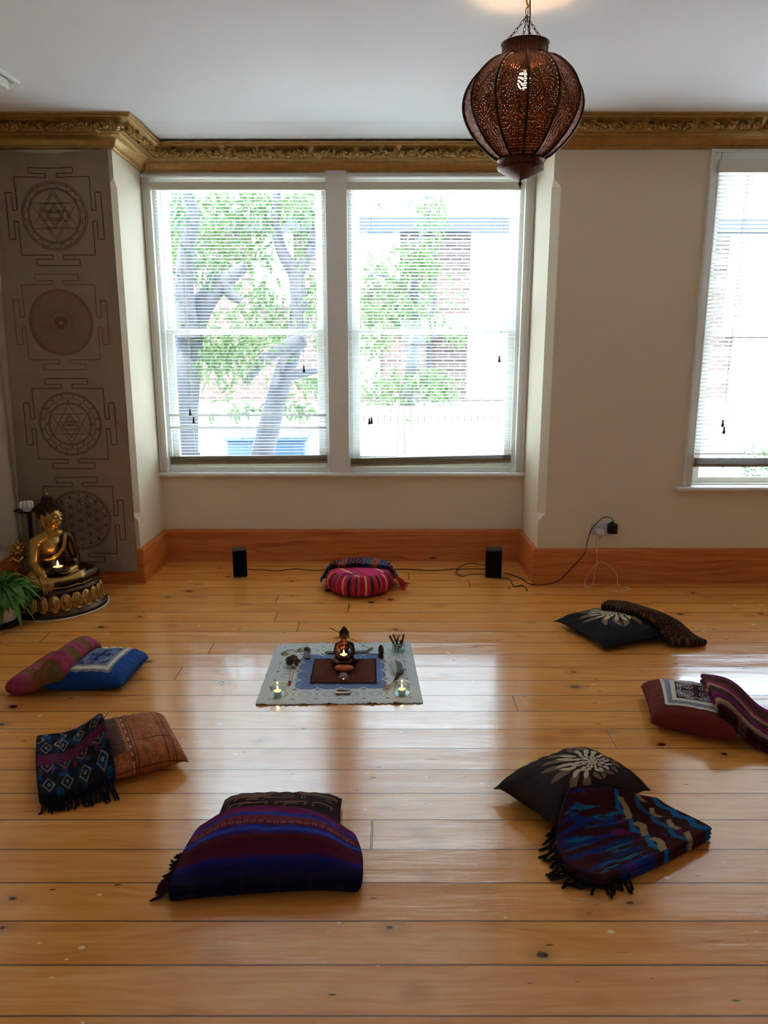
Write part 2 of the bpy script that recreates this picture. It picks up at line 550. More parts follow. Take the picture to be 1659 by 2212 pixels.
for i in range(len(path)):
    zc = ceil_at(path[i][1])
    rings.append([m.vert((*off(i, d), zc + z)) for d, z in prof])
for r0, r1 in zip(rings, rings[1:]):
    for j in range(len(prof) - 1): m.face((r0[j], r0[j + 1], r1[j + 1], r1[j]))
cornice = structure('cornice', m, M_gold, smooth=True)
cornice['label'] = 'gold painted moulded cornice running round the ceiling and the bay'
# cast leaf relief on the sloping band of the cornice
def leafy(m, c, ax, up, out, s, rnd):
    """a curled acanthus spray centred at c"""
    for k in range(7):
        a = rnd.uniform(-1.0, 1.0) + (PI if k % 2 else 0)
        L = s * rnd.uniform(0.5, 1.0); sg = rnd.choice((-1, 1))
        o = ax * rnd.uniform(-0.6, 0.6) * s + up * rnd.uniform(-0.25, 0.25) * s
        pts = []
        for j in range(5):
            tt = j / 4; cur = a + tt * sg * 1.8
            pts.append(c + o + (ax * math.cos(cur) + up * math.sin(cur) * 0.6) * L * tt + out * (0.004 + 0.016 * math.sin(PI * tt)))
        m.tube(pts, [0.003, 0.0085, 0.009, 0.007, 0.003], 8)
    m.ball(c + out * 0.010, 0.012, 8, 6)
rnd = random.Random(4)
def relief(i, j, n, t0=0.02, t1=0.98):
    m = MB()
    d0, z0, d1, z1 = 0.150, -0.040, 0.124, -0.078
    A0, A1 = Vector((*off(i, d0), ceil_at(path[i][1]) + z0)), Vector((*off(i, d1), ceil_at(path[i][1]) + z1))
    B0, B1 = Vector((*off(j, d0), ceil_at(path[j][1]) + z0)), Vector((*off(j, d1), ceil_at(path[j][1]) + z1))
    ax = (B0 - A0).normalized(); up = (A0 - A1); up = (up - ax * up.dot(ax)).normalized(); out = up.cross(ax)
    if out.z > 0: out = -out
    for k in range(n):
        t = lerp(t0, t1, (k + 0.5) / n)
        c = (A0.lerp(B0, t) + A1.lerp(B1, t)) / 2
        leafy(m, c, ax, up, out, 0.036, rnd)
    return m
for i, n in ((0, 60), (1, 12), (2, 9), (3, 40), (4, 9), (5, 46)):
    o = relief(i, i + 1, n).build('leaf_relief', M_gold, cornice)
# stepped frame on the ceiling, upper left
m = MB()
cx, cy = -2.10, 3.87
for k, (a, zz, w) in enumerate(((0.31, 0.016, 0.02), (0.27, 0.05, 0.05), (0.20, 0.03, 0.012), (0.18, 0.045, 0.012))):
    for sx in (-1, 1):
        m.box((cx + sx * a - (w if sx > 0 else 0), cy - a, ZC - zz), (cx + sx * a + (0 if sx > 0 else w), cy + a, ZC + 0.001 * k))
        m.box((cx - a + w, cy + sx * a - (w if sx > 0 else 0), ZC - zz), (cx + a - w, cy + sx * a + (0 if sx > 0 else w), ZC + 0.001 * k))
m.box((cx - 0.27, cy - 0.27, ZC - 0.012), (cx + 0.27, cy + 0.27, ZC))
tag(bevel(m.build('ceiling_vent_frame', M_gloss, None, False, (cx, cy, ZC)), 0.004), 'white stepped square frame fixed to the ceiling beside the left wall', 'ceiling vent')

# ---------------------------------------------------------------- windows
M_glass = thin_glass('window_glass', (0.97, 0.985, 0.98, 1), 0.06)
def sash(root, x0, x1, z0, z1, y, bottom, name):
    st = 0.045
    m = MB()
    m.box((x0, y, z0), (x0 + st, y + 0.04, z1)); m.box((x1 - st, y, z0), (x1, y + 0.04, z1))
    m.box((x0 + st, y, z0), (x1 - st, y + 0.04, z0 + (0.075 if bottom else 0.035))); m.box((x0 + st, y, z1 - 0.04), (x1 - st, y + 0.04, z1))
    s = bevel(m.build(name, M_gloss, root, False), 0.004)
    g = MB(); g.box((x0 + st - 0.005, y + 0.017, z0 + 0.03), (x1 - st + 0.005, y + 0.021, z1 - 0.035))
    g.build('pane', M_glass, s, False)
    return s
def window(name, x0, x1, z0, z1, y, label, low=False):
    root = bpy.data.objects.new(name, None); root.location = ((x0 + x1) / 2, y, z0); COL.objects.link(root)
    root['kind'] = 'structure'; root['label'] = label
    m = MB()                                # the box frame: jambs, head, inner sill board
    m.box((x0 - 0.012, y, z0), (x0 + 0.03, y + 0.13, z1)); m.box((x1 - 0.03, y, z0), (x1 + 0.012, y + 0.13, z1))
    m.box((x0, y + 0.001, z1 - 0.03), (x1, y + 0.129, z1 - 0.001)); m.box((x0 + 0.001, y + 0.002, z0 + 0.001), (x1 - 0.001, y + 0.14, z0 + (0.012 if low else 0.035)))
    bevel(m.build('box_frame', M_gloss, root, False), 0.004)
    zm = 1.625 if z1 > 2 else 1.45
    sash(root, x0 + 0.03, x1 - 0.03, z0 + (0.012 if low else 0.035), zm + 0.02, y + 0.025, not low, 'lower_sash')
    sash(root, x0 + 0.03, x1 - 0.03, zm - 0.018, z1 - 0.03, y + 0.075, False, 'upper_sash')
    return root
MUL0, MUL1 = -0.386, -0.243
w1 = window('window_1', -1.525, MUL0, SILL, 2.61, YB + 0.005, 'left sash window of the bay with a tree close outside')
w2 = window('window_2', MUL1, 0.925, SILL, 2.61, YB + 0.005, 'right sash window of the bay facing a brick house')
w4 = window('unseen_fill_window', 0.2, 0.75, 1.0, 1.9, YN - 0.2, 'unseen window added behind the viewer for fill light')  # out of view, added to let soft fill light in from behind
w3 = window('window_3', WX0 + 0.02, WX1 - 0.02, SILL, HEAD, YW + 0.03, 'sash window in the right-hand front wall', True)
def casing(name, x0, x1, z0, z1, y, jw=0.065):
    m = MB()
    def strip(a, b, c, d):
        m.box((a, y - 0.018 - (a % 0.003), c), (b, y + 0.004, d))
    for x, sg in ((x0, -1), (x1, 1)):
        a, b = sorted((x, x + sg * jw)); strip(a, b, z0, z1 + jw)
        a, b = sorted((x + sg * jw, x + sg * (jw - 0.02))); m.box((a, y - 0.032, z0), (b, y - 0.012, z1 + jw))
        a, b = sorted((x + sg * 0.004, x + sg * 0.016)); m.box((a, y - 0.026, z0), (b, y - 0.012, z1 + 0.01))
    strip(x0, x1, z1, z1 + jw); m.box((x0 - jw + 0.001, y - 0.031, z1 + jw - 0.02), (x1 + jw - 0.001, y - 0.011, z1 + jw - 0.001))
    o = bevel(m.build(name, M_gloss, None, False), 0.005, 2); o['kind'] = 'structure'; return o
casing('trim_1', WX0 + 0.03, WX1 - 0.03, SILL, HEAD - 0.01, YW)
# bay: joined lining between reveals, with the mullion
m = MB()
m.box((BL, YB - 0.012, SILL), (-1.525, YB + 0.06, 2.66)); m.box((-1.545, YB - 0.028, SILL), (-1.527, YB, 2.60))
m.box((0.925, YB - 0.012, SILL), (BR, YB + 0.06, 2.66)); m.box((0.927, YB - 0.028, SILL), (0.945, YB, 2.60))
m.box((-1.585, YB - 0.022, SILL), (-1.570, YB, 2.62)); m.box((0.966, YB - 0.022, SILL), (0.981, YB, 2.62))
m.box((MUL0, YB - 0.020, SILL), (MUL1, YB + 0.08, 2.658))
m.box((BL + 0.001, YB - 0.014, 2.60), (BR - 0.001, YB + 0.058, 2.659)); m.box((BL + 0.002, YB - 0.032, 2.605), (BR - 0.002, YB - 0.001, 2.623))
o = bevel(m.build('trim_2', M_gloss, None, False), 0.005, 2); o['kind'] = 'structure'
def sill(name, x0, x1, y0, y1):
    m = MB(); m.box((x0, y0, SILL - 0.03), (x1, y1, SILL))
    o = bevel(m.build(name, M_gloss, None, False), 0.013, 4); o['kind'] = 'structure'; return o
sill('window_sill_bay', BL - 0.0, BR + 0.0, YB - 0.045, YB + 0.15)
sill('window_sill_side', WX0 - 0.075, WX1 + 0.075, YW - 0.045, YW + 0.17)

# ---------------------------------------------------------------- venetian blinds
M_slat = plain('white_enamelled_slat', (0.84, 0.84, 0.80, 1), 0.4, var=0.02)
M_head = plain('cream_blind_rail', (0.70, 0.665, 0.56, 1), 0.45, var=0.03)
M_rail = plain('backlit_shade_rail', C(150, 138, 108), 0.5, var=0.05)  # cream rail with its backlit shade put into the colour
M_cord = plain('pale_blind_cord', (0.55, 0.54, 0.48, 1), 0.8)
M_acorn = plain('dark_brown_cord_end', C(48, 36, 30), 0.5)
def blind(x0, x1, ztop, zbot0, zbot1, y, pitch, tilt, label, flips=(), lift=(), pulls=(), hh=0.048, layers=7):
    """zbot0 / zbot1: height of the bottom rail's underside at its two ends"""
    root = thing('venetian_blind', ((x0 + x1) / 2, y, ztop), label, 'blind', 'venetian blinds at the windows')
    m = MB(); m.box((x0 - 0.012, y - 0.022, ztop - hh), (x1 + 0.012, y + 0.016, ztop))
    bevel(m.build('headrail', M_head, root, False), 0.003)
    m = MB()
    n = int((ztop - hh - 0.007 - (zbot0 + zbot1) / 2 - 0.018 - layers * 0.006) / pitch)
    hw = 0.0125
    rr = random.Random(int(x0 * 100))
    for k in range(n):
        z = ztop - hh - 0.014 - k * pitch
        tl = tilt + rr.uniform(-0.02, 0.02)
        s = sstep(n - 9, n - 1, k)
        for f in flips:
            if k == n - f: tl = -0.9
        zl, zr = z + (zbot0 - (zbot0 + zbot1) / 2) * s, z + (zbot1 - (zbot0 + zbot1) / 2) * s
        top, bot = [], []
        for j in range(5):
            q = (j / 4 - 0.5) * 2
            dy, dz = q * hw, 0.0022 * (1 - q * q)
            yy = y + 0.0 + dy * math.cos(tl) - dz * math.sin(tl); zz = dy * math.sin(tl) + dz * math.cos(tl)
            top.append((m.vert((x0, yy, zl + zz)), m.vert((x1, yy, zr + zz))))
            bot.append((m.vert((x0, yy, zl + zz - 0.0006)), m.vert((x1, yy, zr + zz - 0.0006))))
        for a, b in zip(top, top[1:]): m.face((a[0], a[1], b[1], b[0]))
        for a, b in zip(bot, bot[1:]): m.face((b[0], b[1], a[1], a[0]))
        m.face((bot[0][0], bot[0][1], top[0][1], top[0][0])); m.face((top[-1][0], top[-1][1], bot[-1][1], bot[-1][0]))
    m.build('slats', M_slat, root)
    # bottom rail with the last slats stacked on it
    m = MB(); h = 0.030
    P = [(x0, zbot0), (x1, zbot1)]
    def bar(dz0, dz1, ya, yb):
        A = [m.vert((px, yy, pz + dz)) for px, pz in P for yy, dz in ((ya, dz0), (yb, dz0), (yb, dz1), (ya, dz1))]
        for i in range(4): m.face((A[i], A[(i + 1) % 4], A[4 + (i + 1) % 4], A[4 + i]))
        m.face(A[3::-1]); m.face(A[4:])
    bar(0, 0.016, y - 0.013, y + 0.013)
    for k in range(layers): bar(0.018 + k * 0.006, 0.021 + k * 0.006, y - 0.013, y + 0.013)
    m.build('bottom_rail', M_rail, root, False)
    m = MB(); w = x1 - x0
    for fx in (0.155, 0.5, 0.835):
        x = x0 + w * fx; zb = lerp(zbot0, zbot1, fx)
        for dy in (-0.0135, 0.0135): m.tube([(x, y + dy, ztop - 0.05), (x, y + dy, zb + 0.01)], 0.0007, 5)
        for k in range(n):
            z = ztop - hh - 0.016 - k * pitch
            if z > zb + 0.06: m.tube([(x, y - 0.0135, z), (x, y + 0.0135, z)], 0.0005, 4)
        m.ball((x, y, zb - 0.003), 0.005, 8, 6)
    m.build('ladder_cord', M_cord, root)
    for fx, zend in pulls:
        x = x0 + w * fx
        m = MB(); m.tube([(x, y - 0.020, ztop - 0.046), (x + 0.004, y - 0.021, (ztop + zend) / 2), (x, y - 0.021, zend)], 0.0011, 6)
        c = m.build('pull_cord', M_cord, root)
        m = MB(); m.lathe([(0.002, 0.0), (0.006, -0.004), (0.0055, -0.014), (0.0065, -0.022), (0.0095, -0.036), (0.009, -0.044), (0.004, -0.046)], 12, (x, y - 0.021, zend))
        m.build('cord_acorn', M_acorn, c)
    return root
YBL = YB - 0.018
def zpx(yp, Y): return deep(829, yp, Y).z
blind(-1.505, MUL0 - 0.014, 2.575, zpx(1003, YBL), zpx(1000, YBL), YBL, 0.0214, -0.02,
      'white venetian blind over the left bay window, two slats near its bottom turned closed', flips=(13, 9),
      pulls=((0.145, zpx(883, YBL)), (0.165, zpx(900, YBL)), (0.865, zpx(790, YBL))))
blind(MUL1 + 0.008, 0.895, 2.575, zpx(1007, YBL), zpx(999, YBL), YBL, 0.0214, -0.20,
      'white venetian blind over the right bay window, bottom rail hanging crooked',
      pulls=((0.118, zpx(902, YBL)), (0.132, zpx(901, YBL)), (0.905, zpx(768, YBL))))
blind(WX0 + 0.018, WX1 - 0.03, 2.600, zpx(1008, YW - 0.04), zpx(1008, YW - 0.04), YW - 0.04, 0.0235, -0.52,
      'white venetian blind at the right edge, its slats tilted half shut',
      pulls=((0.125, zpx(906, YW - 0.04)), (0.135, zpx(921, YW - 0.04))), hh=0.072, layers=7)

# ================================================================ THE STREET OUTSIDE
GZ = -0.9
M_paving = plain('pale_concrete_paving', (0.80, 0.79, 0.78, 1), 0.85, var=0.1, scale=3)
m = MB(); m.box((-30, YB + 0.6, GZ - 0.3), (40, 40, GZ)); structure('ground', m, M_paving)

def brick_mat():
    t = T('london_stock_brick')
    n = t.nt.nodes.new('ShaderNodeTexBrick')
    x, y, z = t.xyz('Object')
    t.nt.links.new(t.vec(x, z, 0.0), n.inputs['Vector'])
    n.inputs['Color1'].default_value = C(82, 64, 56); n.inputs['Color2'].default_value = C(60, 48, 44); n.inputs['Mortar'].default_value = C(110, 100, 94)
    n.inputs['Scale'].default_value = 1.0; n.inputs['Brick Width'].default_value = 0.26; n.inputs['Row Height'].default_value = 0.105
    n.inputs['Mortar Size'].default_value = 0.014
    return t.done(X(t.nt, n.outputs['Color']), 0.9)
M_brick = brick_mat()
M_render = plain('white_stucco', (0.86, 0.86, 0.84, 1), 0.8, var=0.03)
M_slate = plain('grey_roof_slate', C(84, 92, 106), 0.6, var=0.15, scale=4)
M_gutter = plain('dark_gutter', C(36, 40, 50), 0.5)
M_darkglass = plain('reflecting_house_pane', C(160, 180, 205), 0.15, spec=0.8)
M_lead = plain('grey_lead_sheet', C(96, 102, 114), 0.6)
HY = 18.0
house = thing('terraced_house', (2, HY, GZ), 'brick terraced house with white bay surrounds across the street', 'house')
def hp(x0, y0, x1, y1, Y):
    a, b = deep(x0, y0, Y), deep(x1, y1, Y)
    return min(a.x, b.x), max(a.x, b.x), min(a.z, b.z), max(a.z, b.z)
zeave = deep(900, 478, HY).z
m = MB(); m.box((-7.0, HY, GZ), (16, HY + 6, zeave)); m.build('brick_wall', M_brick, house, False)
m = MB(); A = [m.vert(p) for p in ((-7.2, HY - 0.35, zeave), (16.2, HY - 0.35, zeave), (16.2, HY + 3.2, zeave + 1.25), (-7.2, HY + 3.2, zeave + 1.25), (16.2, HY + 6.4, zeave), (-7.2, HY + 6.4, zeave))]
m.face((A[0], A[1], A[2], A[3])); m.face((A[3], A[2], A[4], A[5])); m.face((A[0], A[5], A[4], A[1])); m.face((A[0], A[3], A[5])); m.face((A[1], A[4], A[2]))
m.build('slate_roof', M_slate, house, False)
m = MB(); m.box((-7.2, HY - 0.42, zeave - 0.26), (16.2, HY - 0.05, zeave + 0.02)); m.build('gutter', M_gutter, house, False)
x0, x1, z0, z1 = hp(934, 440, 941, 965, HY - 0.1)
m = MB(); m.tube([(x0, HY - 0.1, GZ), (x0, HY - 0.1, zeave - 0.1)], 0.05, 10); m.build('drainpipe', M_gutter, house)
def house_window(x0, y0, x1, y1, cols=2, rows=2):
    a, b, c, d = hp(x0, y0, x1, y1, HY - 0.1)
    m = MB(); s = 0.16
    m.box((a - s, HY - 0.14, c - 0.2), (b + s, HY + 0.02, c)); m.box((a - s, HY - 0.12, d), (b + s, HY + 0.02, d + 0.3))
    m.box((a - s, HY - 0.12, c), (a, HY + 0.02, d)); m.box((b, HY - 0.12, c), (b + s, HY + 0.02, d))
    for k in range(1, cols):
        x = lerp(a, b, k / cols); m.box((x - 0.04, HY - 0.085, c), (x + 0.04, HY + 0.02, d))
    for k in range(1, rows):
        z = lerp(c, d, k / rows); m.box((a, HY - 0.08, z - 0.03), (b, HY + 0.02, z + 0.03))
    w = m.build('window', M_render, house, False)
    m = MB(); m.box((a, HY - 0.06, c), (b, HY - 0.035, d)); m.build('pane', M_darkglass, w, False)
house_window(1034, 505, 1092, 650, 1, 2)
house_window(1030, 735, 1085, 842, 2, 3)
house_window(793, 500, 848, 600, 1, 2)
house_window(782, 738, 806, 835, 1, 2)
house_window(560, 500, 620, 640, 1, 2)
house_window(1450, 505, 1510, 650, 1, 2)
house_window(1595, 540, 1660, 700, 2, 2)
house_window(1600, 760, 1670, 890, 2, 3)
a, b, c, d = hp(1018, 488, 1110, 690, HY)
m = MB(); m.box((a, HY - 0.028, c), (b + 1.2, HY + 0.01, d)); m.build('stucco_surround', M_render, house, False)
a, b, c, d = hp(1010, 722, 1120, 860, HY)
m = MB(); m.box((a, HY - 0.028, c), (b + 1.2, HY + 0.01, d)); m.build('stucco_surround', M_render, house, False)
a, b, c, d = hp(860, 680, 1105, 706, HY - 0.6)
m = MB(); A = [m.vert(p) for p in ((a, HY - 0.9, c), (b + 2, HY - 0.9, c), (b + 2, HY, d), (a, HY, d), (a, HY - 0.9, c - 0.16), (b + 2, HY - 0.9, c - 0.16), (b + 2, HY, c - 0.16), (a, HY, c - 0.16))]
m.face(A[0:4]); m.face((A[4], A[5], A[1], A[0])); m.face((A[7], A[6], A[5], A[4])); m.face((A[4], A[0], A[3], A[7])); m.face((A[1], A[5], A[6], A[2]))
m.build('porch_roof', M_lead, house, False)
# front garden wall of the house and fence
m = MB(); wy = 14.5
a, b, c, d = hp(700, 905, 1130, 950, wy)
m.box((-6, wy, GZ), (12, wy + 0.22, 0.30)); m.box((-6, wy - 0.04, 0.30), (12, wy + 0.26, 0.38))
tag(m.build('garden_wall', M_render, None, False, (2, wy, GZ)), 'low white rendered garden wall in front of the brick house', 'wall', kind='thing')
m = MB()
for k in range(26):
    x = -0.75 + k * 0.095
    m.box((x, 11.0, GZ), (x + 0.085, 11.03, 0.62))
for z in (-0.4, 0.4): m.box((-0.75, 11.03, z), (1.72, 11.08, z + 0.09))
tag(m.build('board_fence', plain('weathered_fence_board', C(110, 102, 96), 0.9, var=0.2), None, False, (0.4, 11.0, GZ)), 'weathered upright board fence low in the right bay window', 'fence')

# trees
M_bark = plain('grey_bark', C(62, 62, 68), 0.95, var=0.3, scale=22, bump=0.6)
def leaf_mat(name, c0, c1):
    t = T(name)
    n = t.noise(scale=3.0, detail=3); r = t.noise(scale=40, detail=1)
    c = t.mix(n * 0.6 + r * 0.4, c0, c1)
    t.put('Subsurface Weight', 0.0)
    nt = t.nt
    tl = nt.nodes.new('ShaderNodeBsdfTranslucent'); nt.links.new(c.s, tl.inputs[0])
    mx = nt.nodes.new('ShaderNodeMixShader'); mx.inputs[0].default_value = 0.45
    t.done(c, 0.5, 0, 0.3)
    nt.links.new(t.b.outputs[0], mx.inputs[1]); nt.links.new(tl.outputs[0], mx.inputs[2])
    nt.links.new(mx.outputs[0], t.out.inputs['Surface'])
    return t.m
M_leaf = leaf_mat('glossy_green_leaf', C(48, 68, 38), C(88, 108, 60))
M_leaf_dark = leaf_mat('deep_green_leaf', C(36, 58, 42), C(70, 96, 62))
def leaf(m, p, d, L, W, rnd):
    """a folded pointed leaf hanging from p along d"""
    d = d.normalized(); s = d.cross(Vector((rnd.uniform(-1, 1), rnd.uniform(-1, 1), rnd.uniform(-1, 1))))
    if s.length < 0.01: s = d.orthogonal()
    s.normalize(); n = s.cross(d)
    a = m.vert(p); b1 = m.vert(p + d * L * 0.4 + s * W - n * W * 0.3); b2 = m.vert(p + d * L * 0.4 - s * W - n * W * 0.3)
    mid = m.vert(p + d * L * 0.45 + n * W * 0.2); tip = m.vert(p + d * L - Vector((0, 0, L * 0.15)))
    m.face((a, b1, mid)); m.face((a, mid, b2)); m.face((mid, b1, tip)); m.face((mid, tip, b2))
def foliage(rnd, blobs, density, L, W):
    """blobs: (centre, rx, ry, rz)"""
    m = MB()
    for c, rx, ry, rz in blobs:
        n = int(density * (rx * rz) ** 0.9)
        for _ in range(n):
            v = Vector((rnd.gauss(0, 0.5), rnd.gauss(0, 0.5), rnd.gauss(0, 0.5)))
            p = c + Vector((v.x * rx, v.y * ry, v.z * rz))
            d = Vector((rnd.uniform(-0.8, 0.8), rnd.uniform(-0.8, 0.8), rnd.uniform(-1.1, 0.2)))
            leaf(m, p, d, L * rnd.uniform(0.7, 1.25), W * rnd.uniform(0.8, 1.2), rnd)
    return m
def limbs(m, pts, Y, wid, dy=0.0):
    """a branch through frame points at depth Y (leaning by dy), widths in metres"""
    P = [deep(x, y, Y + dy * i / max(1, len(pts) - 1)) for i, (x, y) in enumerate(pts)]
    Q, R = [], []
    for i in range(len(P) - 1):
        for k in range(4):
            t = k / 4
            Q.append(P[i].lerp(P[i + 1], t)); R.append(lerp(wid[i], wid[i + 1], t) / 2)
    Q.append(P[-1]); R.append(wid[-1] / 2)
    for _ in range(2):
        Q = [Q[0]] + [(Q[i - 1] + Q[i] * 2 + Q[i + 1]) / 4 for i in range(1, len(Q) - 1)] + [Q[-1]]
    m.tube(Q, R, 10)
rnd = random.Random(11)
TY = 8.0
tree = thing('laurel_tree', deep(575, 1010, TY) * 1.0, 'forked grey trunked tree with long leaves outside the left bay window', 'tree')
tree.location.z = GZ
m = MB()
b0 = deep(560, 1010, TY); b0.z = GZ - 0.05
m.tube([b0, deep(566, 990, TY)], [0.14, 0.12], 10)
limbs(m, [(560, 1010), (590, 885), (618, 790), (643, 730), (646, 650), (640, 590)], TY, [0.26, 0.22, 0.20, 0.20, 0.17, 0.16], 0.2)
limbs(m, [(640, 595), (608, 545), (592, 480), (600, 430), (590, 380)], TY + 0.2, [0.15, 0.12, 0.10, 0.09, 0.06])
limbs(m, [(640, 600), (672, 540), (688, 470), (660, 440), (640, 420)], TY + 0.2, [0.13, 0.10, 0.09, 0.09, 0.07], 0.3)
limbs(m, [(655, 735), (600, 755), (560, 785), (530, 830)], TY - 0.05, [0.16, 0.13, 0.11, 0.06], -0.4)
limbs(m, [(610, 812), (650, 808), (690, 800)], TY, [0.12, 0.09, 0.05], 0.3)
m.build('trunk', M_bark, tree)
m = MB()
B = [(deep(x, y, TY + dy), rx, 0.5, rz) for x, y, dy, rx, rz in (
    (470, 450, 0.2, 0.65, 0.22), (560, 470, 0.4, 0.5, 0.2), (430, 520, 0.0, 0.35, 0.25), (520, 540, 0.3, 0.5, 0.22), (600, 430, 0.2, 0.6, 0.15), (675, 450, 0.0, 0.2, 0.2),
    (560, 640, 0.5, 0.35, 0.22), (600, 700, 0.5, 0.35, 0.2), (500, 690, 0.3, 0.22, 0.15), (450, 745, -0.5, 0.4, 0.2), (500, 775, -0.6, 0.32, 0.22), (525, 740, -0.4, 0.35, 0.16), (400, 750, -0.3, 0.2, 0.2),
    (670, 820, 0.3, 0.22, 0.13), (640, 880, 0.5, 0.4, 0.1), (560, 880, 0.5, 0.5, 0.1), (680, 640, 0.2, 0.12, 0.4))]
foliage(rnd, B, 1100, 0.15, 0.020).build('foliage', M_leaf, tree)
tree2 = thing('leaning_tree', (deep(395, 960, 7.2).x, 7.2, GZ), 'thick dark leaning trunk at the left edge of the left bay window', 'tree')
m = MB()
b0 = deep(392, 990, 7.2); b0.z = GZ - 0.05
m.tube([b0, deep(394, 980, 7.2)], [0.2, 0.17], 10)
limbs(m, [(394, 985), (398, 880), (402, 790), (410, 715), (440, 650), (480, 610), (530, 575)], 7.2, [0.3, 0.27, 0.27, 0.26, 0.22, 0.17, 0.10], 0.4)
limbs(m, [(404, 730), (398, 640), (400, 540), (420, 470), (400, 400)], 7.25, [0.24, 0.17, 0.15, 0.12, 0.09])
limbs(m, [(480, 610), (500, 640), (520, 650)], 7.5, [0.13, 0.10, 0.07])
m.build('trunk', M_bark, tree2)
B = [(deep(x, y, 7.2 + dy), rx, 0.4, rz) for x, y, dy, rx, rz in ((385, 470, 0, 0.16, 0.3), (370, 640, 0.1, 0.1, 0.4), (385, 880, 0.4, 0.2, 0.15), (440, 590, 0.3, 0.3, 0.15))]
foliage(rnd, B, 1000, 0.12, 0.016).build('foliage', M_leaf_dark, tree2)
SY = 12.0
tree3 = thing('slender_tree', (deep(880, 950, SY).x, SY, GZ), 'slender leafy tree between the right bay window and the house', 'tree')
m = MB(); b0 = deep(872, 960, SY); b0.z = GZ - 0.05
m.tube([b0, deep(872, 940, SY)], [0.12, 0.10], 8)
limbs(m, [(872, 945), (878, 860), (890, 780), (900, 700), (895, 620), (900, 540), (930, 450)], SY, [0.22, 0.2, 0.18, 0.15, 0.12, 0.08, 0.04], 0.3)
limbs(m, [(892, 740), (940, 725), (975, 715)], SY, [0.1, 0.07, 0.04]); limbs(m, [(896, 640), (850, 600), (800, 590)], SY, [0.09, 0.06, 0.03])
m.build('trunk', M_bark, tree3)
B = [(deep(x, y, SY + dy), rx, 0.6, rz) for x, y, dy, rx, rz in ((860, 600, 0, 0.7, 0.35), (810, 660, 0.2, 0.5, 0.35), (900, 560, 0.2, 0.35, 0.4), (880, 680, -0.2, 0.55, 0.25), (935, 460, 0.2, 0.25, 0.35),
    (800, 740, 0, 0.3, 0.25), (985, 720, 0, 0.2, 0.15), (900, 815, -0.3, 0.6, 0.18), (945, 850, -0.3, 0.3, 0.3), (820, 840, 0, 0.4, 0.2), (860, 900, -0.3, 0.35, 0.25))]
foliage(rnd, B, 900, 0.16, 0.03).build('foliage', M_leaf, tree3)
# clipped hedge by the side window, gate post, blue recycling box
HY2 = 9.5
hx = deep(1590, 1020, HY2).x
m = MB(); hr = random.Random(5)
for _ in range(5200):
    p = Vector((hx + hr.uniform(0, 3.2), HY2 + hr.uniform(0, 0.7), GZ + hr.uniform(0.0, 1.12)))
    leaf(m, p, Vector((hr.uniform(-1, 1), hr.uniform(-1.4, 0.3), hr.uniform(-0.6, 0.8))), 0.06, 0.018, hr)
tag(m.build('clipped_hedge', M_leaf_dark, None, True, (hx + 1.6, HY2, GZ)), 'dense clipped green hedge below the right-hand blind', 'hedge', kind='thing')
gx = deep(1540, 1020, 9.0).x
m = MB(); m.box((gx - 0.35, 9.0, GZ), (gx + 0.32, 9.05, 0.55))
for k in range(5): m.box((gx - 0.33 + k * 0.135, 8.97, GZ + 0.1), (gx - 0.23 + k * 0.135, 9.0, 0.5))
tag(bevel(m.build('panelled_gate', plain('pale_blue_grey_paint', C(168, 174, 196), 0.5), None, False, (gx, 9.0, GZ)), 0.006), 'pale grey panelled gate seen under the right-hand blind', 'gate')
p = deep(545, 975, 9.0)
m = MB(); m.box((p.x - 0.3, 9.0, GZ), (p.x + 0.62, 9.6, p.z + 0.12)); m.box((p.x - 0.34, 8.96, p.z + 0.12), (p.x + 0.66, 9.64, p.z + 0.17))
tag(bevel(m.build('recycling_bin', plain('blue_plastic', C(40, 66, 88), 0.4), None, False, (p.x, 9.3, GZ)), 0.02), 'blue lidded bin standing behind the forked tree', 'bin')

